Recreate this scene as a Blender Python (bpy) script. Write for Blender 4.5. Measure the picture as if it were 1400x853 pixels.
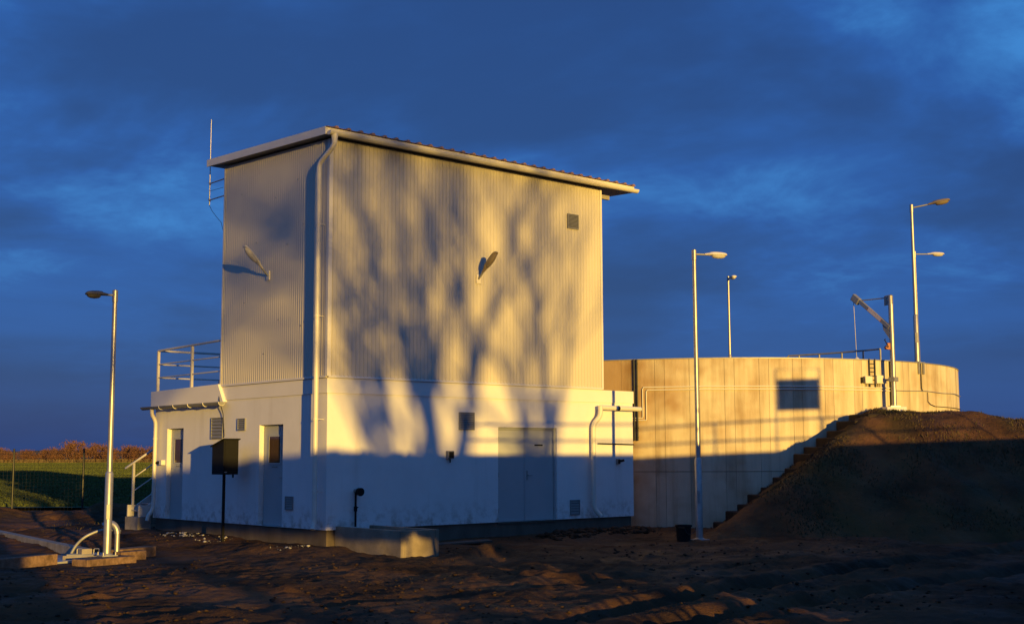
import bpy, math, random
import numpy as np
from mathutils import Vector, Matrix

R = math.radians
scene = bpy.context.scene
for o in list(bpy.data.objects):
    bpy.data.objects.remove(o)

# ------------------------------------------------------------------ camera
CAM = Vector((-14.2073, -22.0265, 1.4475))
YAW, PITCH, ROLL = R(48.958), R(6.459), R(-0.19046)
FW = Vector((math.cos(YAW), math.sin(YAW), 0))
RT = Vector((math.sin(YAW), -math.cos(YAW), 0))
_F = FW * math.cos(PITCH) + Vector((0, 0, math.sin(PITCH)))
_U = Vector((0, 0, math.cos(PITCH))) - FW * math.sin(PITCH)
_R = RT * math.cos(ROLL) + _U * math.sin(ROLL)
_U2 = _U * math.cos(ROLL) - RT * math.sin(ROLL)
cd = bpy.data.cameras.new('camera')
cd.sensor_width = 36.0
cd.lens = 1748.586 / 1400 * 36
cd.clip_start = 0.1
cd.clip_end = 9000
cam = bpy.data.objects.new('camera', cd)
scene.collection.objects.link(cam)
cam.matrix_world = Matrix(((_R.x, _U2.x, -_F.x, CAM.x), (_R.y, _U2.y, -_F.y, CAM.y), (_R.z, _U2.z, -_F.z, CAM.z), (0, 0, 0, 1)))
scene.camera = cam

# ------------------------------------------------------------------ light
SUN_AZ, SUN_EL = R(74.0), R(3.3)          # the light travels towards this azimuth
TRAVEL = Vector((math.cos(SUN_AZ) * math.cos(SUN_EL), math.sin(SUN_AZ) * math.cos(SUN_EL), -math.sin(SUN_EL)))
sd = bpy.data.lights.new('sun', 'SUN')
sd.energy = 5.0
sd.angle = R(0.5)
sd.color = (1.0, 0.62, 0.12)
sun = bpy.data.objects.new('sun', sd)
scene.collection.objects.link(sun)
sun.rotation_euler = TRAVEL.to_track_quat('-Z', 'Y').to_euler()
sun.location = (-20, -60, 30)

world = bpy.data.worlds.new('World')
scene.world = world
world.use_nodes = True
wt = world.node_tree
wt.nodes.clear()
def wn(t, **k):
    n = wt.nodes.new(t)
    for a, b in k.items():
        setattr(n, a, b)
    return n
wl = wt.links.new
sky = wn('ShaderNodeTexSky', sky_type='NISHITA', sun_disc=False)
sky.sun_elevation = SUN_EL
sky.sun_rotation = math.atan2(-TRAVEL.x, -TRAVEL.y)
sky.altitude = 100
sky.air_density = 1.0
sky.dust_density = 1.0
sky.ozone_density = 2.5
BAND_OFF = 1.5
tint = wn('ShaderNodeMix', data_type='RGBA', blend_type='MULTIPLY')
tint.inputs[0].default_value = 1.0
tint.inputs[7].default_value = (0.62, 0.70, 0.72, 1)
wl(sky.outputs[0], tint.inputs[6])
# cloud layer: view direction dropped onto a flat cloud sheet
tc = wn('ShaderNodeTexCoord')
sep = wn('ShaderNodeSeparateXYZ')
wl(tc.outputs['Generated'], sep.inputs[0])
def wm(op, a, b=None, clamp=False):
    n = wn('ShaderNodeMath', operation=op, use_clamp=clamp)
    for i, v in enumerate((a, b)):
        if v is None:
            continue
        if isinstance(v, (int, float)):
            n.inputs[i].default_value = v
        else:
            wl(v, n.inputs[i])
    return n.outputs[0]
zc = wm('ADD', wm('MAXIMUM', sep.outputs[2], 0.0), 0.20)
cx, cy = wm('DIVIDE', sep.outputs[0], zc), wm('DIVIDE', sep.outputs[1], zc)
comb = wn('ShaderNodeCombineXYZ')
wl(cx, comb.inputs[0]); wl(cy, comb.inputs[1])
def wnoise(scale, detail, rough, off, dist=0.0):
    m = wn('ShaderNodeMapping')
    m.inputs['Location'].default_value = off
    wl(comb.outputs[0], m.inputs[0])
    n = wn('ShaderNodeTexNoise')
    n.inputs['Scale'].default_value = scale
    n.inputs['Detail'].default_value = detail
    n.inputs['Roughness'].default_value = rough
    n.inputs['Distortion'].default_value = dist
    wl(m.outputs[0], n.inputs['Vector'])
    return n.outputs[0]
def wramp(v, stops):
    r = wn('ShaderNodeValToRGB')
    r.color_ramp.interpolation = 'EASE'
    e = r.color_ramp.elements
    e[0].position, e[0].color = stops[0][0], (stops[0][1],) * 3 + (1,)
    e[1].position, e[1].color = stops[1][0], (stops[1][1],) * 3 + (1,)
    for p, c in stops[2:]:
        x = e.new(p); x.color = (c, c, c, 1)
    wl(v, r.inputs[0])
    return r.outputs[0]
big = wramp(wnoise(0.95, 6, 0.55, (12.40, 7.54, 0.0), 0.3), [(0.36, 0.0), (0.64, 1.0)])
fine = wramp(wnoise(3.2, 8, 0.62, (6.77, 13.83, 2.0), 0.4), [(0.42, 0.0), (0.74, 1.0)])
# flat cloud layers towards the horizon
bm = wn('ShaderNodeMapping'); bm.inputs['Scale'].default_value = (0.6, 0.6, 19.0); bm.inputs['Location'].default_value = (0.0, 0.0, BAND_OFF)
wl(tc.outputs['Generated'], bm.inputs[0])
bn = wn('ShaderNodeTexNoise'); bn.inputs['Scale'].default_value = 1.0; bn.inputs['Detail'].default_value = 2.5
wl(bm.outputs[0], bn.inputs['Vector'])
band = wramp(bn.outputs[0], [(0.38, 0.0), (0.64, 1.0)])
low = wramp(sep.outputs[2], [(0.03, 1.0), (0.23, 0.0)])
high = wm('ADD', wm('ADD', wm('MULTIPLY', big, 0.66), 0.10), wm('MULTIPLY', wm('MULTIPLY', fine, big), 0.60), True)
m1 = wm('MULTIPLY', wm('SUBTRACT', 1.0, low), high)
cl = wm('ADD', m1, wm('MULTIPLY', low, wm('ADD', wm('MULTIPLY', band, 0.22), wm('MULTIPLY', high, 0.10))), True)
cc_ = wn('ShaderNodeValToRGB')
ce = cc_.color_ramp.elements
ce[0].position, ce[0].color = 0.0, (0.15, 0.46, 1.72, 1)
ce[1].position, ce[1].color = 1.0, (0.44, 2.2, 6.0, 1)
x_ = ce.new(0.42); x_.color = (0.20, 0.93, 3.55, 1)
wl(cl, cc_.inputs[0])
cloud = wn('ShaderNodeMix', data_type='RGBA', blend_type='MIX')
cloud.inputs[0].default_value = 0.80
wl(tint.outputs[2], cloud.inputs[6]); wl(cc_.outputs[0], cloud.inputs[7])
bg = wn('ShaderNodeBackground')
bg.inputs[1].default_value = 0.10
wl(cloud.outputs[2], bg.inputs[0])
wo = wn('ShaderNodeOutputWorld')
wl(bg.outputs[0], wo.inputs[0])

vs = scene.view_settings
vs.view_transform = 'Standard'
vs.look = 'None'
vs.exposure = 0.28
vs.gamma = 1.0
vs.use_curve_mapping = False
scene.render.engine = 'CYCLES'
scene.render.resolution_x, scene.render.resolution_y = 1024, 623
scene.cycles.max_bounces = 6

# ------------------------------------------------------------------ materials
def material(name, col, rough=0.7, metal=0.0, var=0.15, scale=3.0, bump=0.0, bscale=40.0, col2=None, stretch=None, spec=0.5, lo=0.35, hi=0.65, detail=6):
    m = bpy.data.materials.new(name)
    m.use_nodes = True
    t = m.node_tree
    b = t.nodes['Principled BSDF']
    b.inputs['Roughness'].default_value = rough
    b.inputs['Metallic'].default_value = metal
    b.inputs['Specular IOR Level'].default_value = spec
    c2 = col2 if col2 else tuple(max(0, x * (1 - var)) for x in col)
    g = t.nodes.new('ShaderNodeTexCoord')
    mp = t.nodes.new('ShaderNodeMapping')
    if stretch:
        mp.inputs['Scale'].default_value = stretch
    t.links.new(g.outputs['Object'], mp.inputs[0])
    n = t.nodes.new('ShaderNodeTexNoise')
    n.inputs['Scale'].default_value = scale
    n.inputs['Detail'].default_value = detail
    n.inputs['Roughness'].default_value = 0.62
    t.links.new(mp.outputs[0], n.inputs['Vector'])
    r = t.nodes.new('ShaderNodeValToRGB')
    r.color_ramp.elements[0].position = lo
    r.color_ramp.elements[1].position = hi
    r.color_ramp.elements[0].color = tuple(c2) + (1,)
    r.color_ramp.elements[1].color = tuple(col) + (1,)
    t.links.new(n.outputs[0], r.inputs[0])
    t.links.new(r.outputs[0], b.inputs['Base Color'])
    if bump > 0:
        n2 = t.nodes.new('ShaderNodeTexNoise')
        n2.inputs['Scale'].default_value = bscale
        n2.inputs['Detail'].default_value = 5
        t.links.new(g.outputs['Object'], n2.inputs['Vector'])
        bp = t.nodes.new('ShaderNodeBump')
        bp.inputs['Strength'].default_value = 1.0
        bp.inputs['Distance'].default_value = bump
        t.links.new(n2.outputs[0], bp.inputs['Height'])
        t.links.new(bp.outputs[0], b.inputs['Normal'])
    return m

M = {}
M['plaster'] = material('white_plaster', (0.80, 0.78, 0.74), 0.9, var=0.07, scale=1.3, bump=0.003, bscale=90, spec=0.2)
M['cornice'] = material('cornice_paint', (0.80, 0.77, 0.71), 0.8, var=0.05, scale=1.0, bump=0.001, bscale=60, spec=0.25)
M['clad'] = material('sheet_cladding', (0.62, 0.575, 0.475), 0.45, var=0.06, scale=0.8, stretch=(1, 1, 0.15), spec=0.4)
M['trim'] = material('light_metal_trim', (0.74, 0.71, 0.65), 0.45, var=0.05, scale=2)
M['gutter'] = material('painted_gutter', (0.72, 0.68, 0.58), 0.4, var=0.08, scale=4)
M['roof'] = material('red_roof_sheet', (0.30, 0.17, 0.11), 0.45, var=0.25, scale=4)
M['soffit'] = material('soffit_board', (0.32, 0.30, 0.27), 0.8, var=0.1)
M['plinth'] = material('plinth_concrete', (0.15, 0.12, 0.09), 0.92, var=0.35, scale=2.5, bump=0.006, bscale=25, stretch=(1, 1, 0.4), spec=0.2)
M['door'] = material('grey_door_paint', (0.42, 0.44, 0.43), 0.5, var=0.06, scale=2)
M['frame'] = material('door_frame_paint', (0.36, 0.38, 0.38), 0.5, var=0.05)
M['pane'] = material('brown_door_glass', (0.10, 0.06, 0.035), 0.12, var=0.2, spec=0.6)
M['louvre'] = material('grey_louvre', (0.24, 0.24, 0.23), 0.5, var=0.1)
M['hole'] = material('dark_void', (0.02, 0.02, 0.02), 0.9, var=0.1)
M['galv'] = material('galvanised_steel', (0.46, 0.45, 0.43), 0.42, metal=0.7, var=0.18, scale=9)
M['galv_dull'] = material('dull_galvanised_steel', (0.38, 0.38, 0.36), 0.55, metal=0.5, var=0.2, scale=7)
M['railpaint'] = material('rail_paint', (0.62, 0.59, 0.53), 0.5, metal=0.15, var=0.08)
M['lamphouse'] = material('lamp_housing_plastic', (0.80, 0.74, 0.60), 0.45, var=0.12, scale=8)
M['lampbrown_shaded'] = material('shaded_brown_lamp_housing', (0.24, 0.19, 0.135), 0.5, var=0.2, scale=8)  # brown copy of the lamp housing; the wall lamp's shade is in the colour
M['lampglass'] = material('lamp_bowl', (0.62, 0.60, 0.55), 0.18, var=0.1, scale=6, spec=0.6)
M['lampdark_shaded'] = material('shaded_dark_lamp_housing', (0.085, 0.08, 0.07), 0.5, var=0.2)  # dark copy of the housing; the shaded underside is put into the colour
M['black'] = material('black_paint', (0.012, 0.012, 0.011), 0.75, var=0.25, scale=5, spec=0.2)
M['rubber'] = material('black_rubber', (0.012, 0.012, 0.012), 0.8, var=0.2, spec=0.2)
M['conc_kerb'] = material('kerb_concrete', (0.37, 0.33, 0.28), 0.9, var=0.4, scale=3, bump=0.008, bscale=22, spec=0.2)
M['conc_slab'] = material('wet_slab_concrete', (0.38, 0.38, 0.38), 0.22, var=0.3, scale=1.5, bump=0.003, bscale=14)
M['trough'] = material('trough_concrete', (0.33, 0.27, 0.19), 0.9, var=0.38, scale=2.2, bump=0.006, bscale=26, spec=0.2)
M['brick'] = material('kerb_clay', (0.27, 0.17, 0.11), 0.95, var=0.55, scale=7, bump=0.02, bscale=16, spec=0.2)
M['bark'] = material('bark', (0.10, 0.075, 0.055), 0.95, var=0.3, scale=6)
M['twig'] = material('autumn_twigs', (0.20, 0.095, 0.05), 0.95, var=0.35, scale=0.6)
M['shade_leaf'] = material('added_shrub_leaf', (0.06, 0.08, 0.03), 0.8, var=0.4)
M['orange'] = material('orange_winch_paint', (0.40, 0.10, 0.03), 0.5, var=0.2)
M['sticker'] = material('white_sticker', (0.75, 0.68, 0.66), 0.5, var=0.1)
M['sticker_red'] = material('red_sticker_edge', (0.55, 0.10, 0.07), 0.5, var=0.1)
M['fencepost'] = material('dark_green_post', (0.008, 0.010, 0.009), 0.5, var=0.2)
M['wire'] = material('dark_wire', (0.02, 0.024, 0.022), 0.6, metal=0.0, var=0.2)
M['rubble'] = material('plaster_rubble', (0.50, 0.48, 0.45), 0.9, var=0.4, scale=8)
M['hill'] = material('far_hill', (0.035, 0.05, 0.06), 1.0, var=0.3, scale=0.01)
M['drygrass'] = material('dry_grass', (0.17, 0.12, 0.05), 0.95, var=0.4, scale=0.3)
M['crop'] = material('winter_crop', (0.090, 0.112, 0.014), 0.8, var=0.4, scale=0.06)
M['blade'] = material('mound_grass', (0.05, 0.05, 0.016), 0.9, var=0.5, scale=0.8, col2=(0.09, 0.055, 0.028))
M['field'] = material('field_soil_green', (0.06, 0.10, 0.018), 0.95, var=0.45, scale=0.05, bump=0.05, bscale=3)
M['clod'] = material('soil_clod', (0.066, 0.037, 0.020), 0.97, var=0.5, scale=2.0, bump=0.01, bscale=30, spec=0.2)
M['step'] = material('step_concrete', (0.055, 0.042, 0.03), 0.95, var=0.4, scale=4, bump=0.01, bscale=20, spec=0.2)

def dirty_plaster():
    m = M['plaster']; t = m.node_tree; b = t.nodes['Principled BSDF']
    src = b.inputs['Base Color'].links[0].from_socket
    g = t.nodes.new('ShaderNodeTexCoord')
    def nz(sc, st, p0, p1):
        mp = t.nodes.new('ShaderNodeMapping'); mp.inputs['Scale'].default_value = st
        t.links.new(g.outputs['Object'], mp.inputs[0])
        n = t.nodes.new('ShaderNodeTexNoise'); n.inputs['Scale'].default_value = sc; n.inputs['Detail'].default_value = 7; n.inputs['Roughness'].default_value = 0.65
        t.links.new(mp.outputs[0], n.inputs['Vector'])
        r = t.nodes.new('ShaderNodeMapRange'); r.inputs[1].default_value = p0; r.inputs[2].default_value = p1
        t.links.new(n.outputs[0], r.inputs[0])
        return r.outputs[0]
    def mul(a, c):
        n = t.nodes.new('ShaderNodeMath'); n.operation = 'MULTIPLY'
        for i, x in enumerate((a, c)):
            if isinstance(x, float): n.inputs[i].default_value = x
            else: t.links.new(x, n.inputs[i])
        return n.outputs[0]
    sp = t.nodes.new('ShaderNodeSeparateXYZ'); t.links.new(g.outputs['Object'], sp.inputs[0])
    zr = t.nodes.new('ShaderNodeMapRange'); zr.inputs[1].default_value = 0.55; zr.inputs[2].default_value = 0.0
    t.links.new(sp.outputs[2], zr.inputs[0])
    def over(c, fac, col):
        x = t.nodes.new('ShaderNodeMix'); x.data_type = 'RGBA'
        t.links.new(fac, x.inputs[0]); t.links.new(c, x.inputs[6]); x.inputs[7].default_value = col + (1,)
        return x.outputs[2]
    c = over(src, mul(nz(2.2, (1, 1, 0.08), 0.56, 0.80), 0.45), (0.52, 0.47, 0.40))
    c = over(c, mul(mul(nz(5.0, (1, 1, 1), 0.46, 0.66), zr.outputs[0]), 0.8), (0.34, 0.26, 0.18))
    t.links.new(c, b.inputs['Base Color'])
dirty_plaster()

def soil(name, a, b, c, s1=0.5):
    m = bpy.data.materials.new(name)
    m.use_nodes = True
    t = m.node_tree
    bs = t.nodes['Principled BSDF']
    bs.inputs['Specular IOR Level'].default_value = 0.06
    g = t.nodes.new('ShaderNodeTexCoord')
    def nz(sc, d, ro=0.6):
        n = t.nodes.new('ShaderNodeTexNoise')
        n.inputs['Scale'].default_value = sc
        n.inputs['Detail'].default_value = d
        n.inputs['Roughness'].default_value = ro
        t.links.new(g.outputs['Object'], n.inputs['Vector'])
        return n.outputs[0]
    def rmp(v, p0, c0, p1, c1):
        r = t.nodes.new('ShaderNodeValToRGB')
        r.color_ramp.elements[0].position, r.color_ramp.elements[0].color = p0, c0
        r.color_ramp.elements[1].position, r.color_ramp.elements[1].color = p1, c1
        t.links.new(v, r.inputs[0])
        return r.outputs[0]
    base = rmp(nz(s1, 8), 0.35, a + (1,), 0.65, b + (1,))
    k = rmp(nz(0.23, 5), 0.5, (0, 0, 0, 1), 0.72, (1, 1, 1, 1))
    mx = t.nodes.new('ShaderNodeMix'); mx.data_type = 'RGBA'
    t.links.new(k, mx.inputs[0]); t.links.new(base, mx.inputs[6])
    mx.inputs[7].default_value = c + (1,)
    t.links.new(mx.outputs[2], bs.inputs['Base Color'])
    rr = rmp(nz(0.8, 4), 0.4, (0.6, 0.6, 0.6, 1), 0.6, (0.97, 0.97, 0.97, 1))
    t.links.new(rr, bs.inputs['Roughness'])
    bp = t.nodes.new('ShaderNodeBump')
    bp.inputs['Distance'].default_value = 0.06
    t.links.new(nz(7, 9, 0.72), bp.inputs['Height'])
    t.links.new(bp.outputs[0], bs.inputs['Normal'])
    return m
M['mud'] = soil('bare_mud', (0.038, 0.024, 0.014), (0.145, 0.072, 0.034), (0.080, 0.056, 0.038))
M['mound'] = soil('mound_soil', (0.050, 0.029, 0.016), (0.18, 0.088, 0.040), (0.070, 0.068, 0.025))

def tank_mat(name, shade):
    m = bpy.data.materials.new(name)
    m.use_nodes = True
    t = m.node_tree
    bs = t.nodes['Principled BSDF']
    bs.inputs['Roughness'].default_value = 0.88
    bs.inputs['Specular IOR Level'].default_value = 0.2
    g = t.nodes.new('ShaderNodeNewGeometry')
    def nz(sc, st, d=6):
        mp = t.nodes.new('ShaderNodeMapping'); mp.inputs['Scale'].default_value = st
        t.links.new(g.outputs['Position'], mp.inputs[0])
        n = t.nodes.new('ShaderNodeTexNoise')
        n.inputs['Scale'].default_value = sc; n.inputs['Detail'].default_value = d; n.inputs['Roughness'].default_value = 0.6
        t.links.new(mp.outputs[0], n.inputs['Vector'])
        return n.outputs[0]
    def rmp(v, p0, c0, p1, c1):
        r = t.nodes.new('ShaderNodeValToRGB')
        r.color_ramp.elements[0].position, r.color_ramp.elements[0].color = p0, c0
        r.color_ramp.elements[1].position, r.color_ramp.elements[1].color = p1, c1
        t.links.new(v, r.inputs[0])
        return r.outputs[0]
    a = tuple(x * shade for x in (0.74, 0.66, 0.48)); b = tuple(x * shade for x in (0.62, 0.52, 0.36))
    base = rmp(nz(0.55, (1, 1, 0.7)), 0.35, b + (1,), 0.62, a + (1,))
    st = rmp(nz(2.6, (1, 1, 0.09)), 0.34, (0.55, 0.48, 0.40, 1), 0.56, (1, 1, 1, 1))
    mx = t.nodes.new('ShaderNodeMix'); mx.data_type = 'RGBA'; mx.blend_type = 'MULTIPLY'; mx.inputs[0].default_value = 0.7
    t.links.new(base, mx.inputs[6]); t.links.new(st, mx.inputs[7])
    # broad damp stains
    dm = rmp(nz(0.34, (1, 1, 1.1), 4), 0.48, (1, 1, 1, 1), 0.62, (0.58, 0.42, 0.29, 1))
    mx2 = t.nodes.new('ShaderNodeMix'); mx2.data_type = 'RGBA'; mx2.blend_type = 'MULTIPLY'; mx2.inputs[0].default_value = 0.8
    t.links.new(mx.outputs[2], mx2.inputs[6]); t.links.new(dm, mx2.inputs[7])
    t.links.new(mx2.outputs[2], bs.inputs['Base Color'])
    bp = t.nodes.new('ShaderNodeBump'); bp.inputs['Distance'].default_value = 0.006
    t.links.new(nz(22, (1, 1, 1)), bp.inputs['Height']); t.links.new(bp.outputs[0], bs.inputs['Normal'])
    return m
M['tank'] = tank_mat('tank_concrete', 1.0)
M['tank_strip'] = tank_mat('tank_concrete_strip', 0.93)
M['tank_core'] = material('tank_joint_concrete', (0.26, 0.21, 0.15), 0.95, var=0.3)

# ------------------------------------------------------------------ builders
COL = scene.collection
class MB:
    """collects shapes that become ONE mesh object"""
    def __init__(s):
        s.v, s.f = [], []
    def add(s, vs, fs):
        k = len(s.v)
        s.v += [tuple(p) for p in vs]
        s.f += [tuple(i + k for i in q) for q in fs]
        return s
    def box(s, x0, x1, y0, y1, z0, z1):
        v = [(x0, y0, z0), (x1, y0, z0), (x1, y1, z0), (x0, y1, z0), (x0, y0, z1), (x1, y0, z1), (x1, y1, z1), (x0, y1, z1)]
        return s.add(v, [(0, 3, 2, 1), (4, 5, 6, 7), (0, 1, 5, 4), (1, 2, 6, 5), (2, 3, 7, 6), (3, 0, 4, 7)])
    def obox(s, c, ax, ay, az):
        c, ax, ay, az = Vector(c), Vector(ax), Vector(ay), Vector(az)
        v = [c + ax * i + ay * j + az * k for k in (-1, 1) for (i, j) in ((-1, -1), (1, -1), (1, 1), (-1, 1))]
        return s.add(v, [(0, 3, 2, 1), (4, 5, 6, 7), (0, 1, 5, 4), (1, 2, 6, 5), (2, 3, 7, 6), (3, 0, 4, 7)])
    def prism(s, poly, d):
        """poly: 3-D points, d: extrusion vector"""
        n = len(poly); d = Vector(d)
        v = [Vector(p) for p in poly] + [Vector(p) + d for p in poly]
        return s.add(v, [tuple(range(n - 1, -1, -1)), tuple(range(n, 2 * n))] + [(i, (i + 1) % n, n + (i + 1) % n, n + i) for i in range(n)])
    def tube(s, pts, r, n=10, cap=True):
        pts = [Vector(p) for p in pts]
        rs = r if isinstance(r, (list, tuple)) else [r] * len(pts)
        rings, up = [], None
        for i, p in enumerate(pts):
            d = (pts[min(i + 1, len(pts) - 1)] - pts[max(i - 1, 0)]).normalized()
            if up is None:
                up = Vector((0, 0, 1)) if abs(d.z) < 0.9 else Vector((1, 0, 0))
            a = d.cross(up)
            if a.length < 1e-4:
                a = d.cross(Vector((0, 1, 0)))
            a.normalize(); b = a.cross(d); up = b
            rings.append([p + (a * math.cos(2 * math.pi * k / n) + b * math.sin(2 * math.pi * k / n)) * rs[i] for k in range(n)])
        v = [q for ring in rings for q in ring]
        f = []
        for i in range(len(pts) - 1):
            for k in range(n):
                f.append((i * n + k, i * n + (k + 1) % n, (i + 1) * n + (k + 1) % n, (i + 1) * n + k))
        if cap:
            f.append(tuple(range(n))[::-1]); f.append(tuple((len(pts) - 1) * n + k for k in range(n)))
        return s.add(v, f)
    def lathe(s, c, prof, n=16):
        c = Vector(c)
        v = [c + Vector((r * math.cos(2 * math.pi * k / n), r * math.sin(2 * math.pi * k / n), z)) for r, z in prof for k in range(n)]
        f = [(i * n + k, i * n + (k + 1) % n, (i + 1) * n + (k + 1) % n, (i + 1) * n + k) for i in range(len(prof) - 1) for k in range(n)]
        return s.add(v, f)
    def loft(s, rings):
        n = len(rings[0])
        v = [p for r in rings for p in r]
        f = [(i * n + k, i * n + (k + 1) % n, (i + 1) * n + (k + 1) % n, (i + 1) * n + k) for i in range(len(rings) - 1) for k in range(n)]
        f.append(tuple(range(n))[::-1]); f.append(tuple((len(rings) - 1) * n + k for k in range(n)))
        return s.add(v, f)
    def mesh(s, name, mat, smooth=False, bevel=0):
        me = bpy.data.meshes.new(name)
        me.from_pydata([tuple(p) for p in s.v], [], s.f)
        me.materials.append(mat)
        import bmesh
        bm = bmesh.new(); bm.from_mesh(me)
        bmesh.ops.recalc_face_normals(bm, faces=bm.faces)
        if bevel:
            bmesh.ops.bevel(bm, geom=[e for e in bm.edges if e.is_manifold and e.calc_face_angle(0) > 0.6], offset=bevel, segments=2, affect='EDGES', profile=0.5)
        bm.to_mesh(me); bm.free()
        if smooth:
            me.shade_smooth()
            me.set_sharp_from_angle(angle=R(40))
        return me
    def build(s, name, mat, parent=None, smooth=False, bevel=0):
        return link(name, s.mesh(name, M[mat] if isinstance(mat, str) else mat, smooth, bevel), parent)

def link(name, me, parent=None):
    o = bpy.data.objects.new(name, me)
    COL.objects.link(o)
    if parent is not None:
        o.parent = parent
        if parent.type == 'EMPTY':
            o.matrix_parent_inverse = Matrix.Translation(-parent.location)
    return o
def thing(name, label, cat, loc=(0, 0, 0), group=None):
    o = bpy.data.objects.new(name, None)
    o.location = loc
    o.empty_display_size = 0.2
    COL.objects.link(o)
    return tag(o, label, cat, group)
def tag(o, label, cat, group=None):
    o['label'] = label; o['category'] = cat
    if group:
        o['group'] = group
    return o
def structure(o):
    o['kind'] = 'structure'
    return o
def stuff(o):
    o['kind'] = 'stuff'
    return o
def np_mesh(name, verts, faces, mat, smooth=False):
    verts = np.asarray(verts, np.float32); faces = np.asarray(faces, np.int32)
    me = bpy.data.meshes.new(name)
    nf, k = faces.shape
    me.vertices.add(len(verts)); me.vertices.foreach_set('co', verts.ravel())
    me.loops.add(nf * k); me.loops.foreach_set('vertex_index', faces.ravel())
    me.polygons.add(nf); me.polygons.foreach_set('loop_start', np.arange(0, nf * k, k, dtype=np.int32))
    try:
        me.polygons.foreach_set('loop_total', np.full(nf, k, np.int32))
    except Exception:
        pass
    me.update(calc_edges=True)
    me.materials.append(M[mat])
    if smooth:
        me.shade_smooth()
    return me

# numpy value noise
def vnoise(x, y, seed):
    xi, yi = np.floor(x).astype(np.int64), np.floor(y).astype(np.int64)
    fx, fy = x - xi, y - yi
    fx, fy = fx * fx * (3 - 2 * fx), fy * fy * (3 - 2 * fy)
    def h(a, b):
        n = (a * 374761393 + b * 668265263 + seed * 1274126177) & 0xFFFFFFFF
        n = ((n ^ (n >> 13)) * 1274126177) & 0xFFFFFFFF
        return ((n ^ (n >> 16)) & 0xFFFF) / 65535.0
    a, b, c, d = h(xi, yi), h(xi + 1, yi), h(xi, yi + 1), h(xi + 1, yi + 1)
    return (a * (1 - fx) + b * fx) * (1 - fy) + (c * (1 - fx) + d * fx) * fy
def fbm(x, y, seed, octv=4, lac=2.03, gain=0.5):
    s, a, t = 0, 1, 0
    for i in range(octv):
        s = s + a * (vnoise(x, y, seed + i * 17) - 0.5); t += a
        x, y, a = x * lac + 3.7, y * lac + 1.3, a * gain
    return s / t * 2
def sstep(a, b, x):
    t = np.clip((x - a) / (b - a), 0, 1)
    return t * t * (3 - 2 * t)

# ------------------------------------------------------------------ ground
def seg_dist(x, y, pts):
    best = np.full(np.shape(x), 1e9); along = np.zeros(np.shape(x)); acc = 0
    for (ax, ay), (bx, by) in zip(pts[:-1], pts[1:]):
        dx, dy = bx - ax, by - ay; L = math.hypot(dx, dy)
        t = np.clip(((x - ax) * dx + (y - ay) * dy) / (L * L), 0, 1)
        d = np.hypot(x - ax - t * dx, y - ay - t * dy)
        m = d < best
        best = np.where(m, d, best); along = np.where(m, acc + t * L, along); acc += L
    return best, along
RUT1 = [(16, -8.2), (11.39, -8.73), (7.66, -9.24), (4.64, -9.66), (0.07, -10.28), (-2.56, -10.83), (-4.4, -11.24), (-8, -12.4)]
RUT2 = [(14, -10.9), (6.0, -11.51), (3.77, -11.5), (1.73, -11.55), (-1.93, -11.93), (-3.48, -12.16), (-8, -13.6)]
RUT3 = [(16, -6.3), (9, -7.2), (3, -8.1), (-2, -8.2), (-7, -7.2), (-12, -5.0)]
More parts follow.
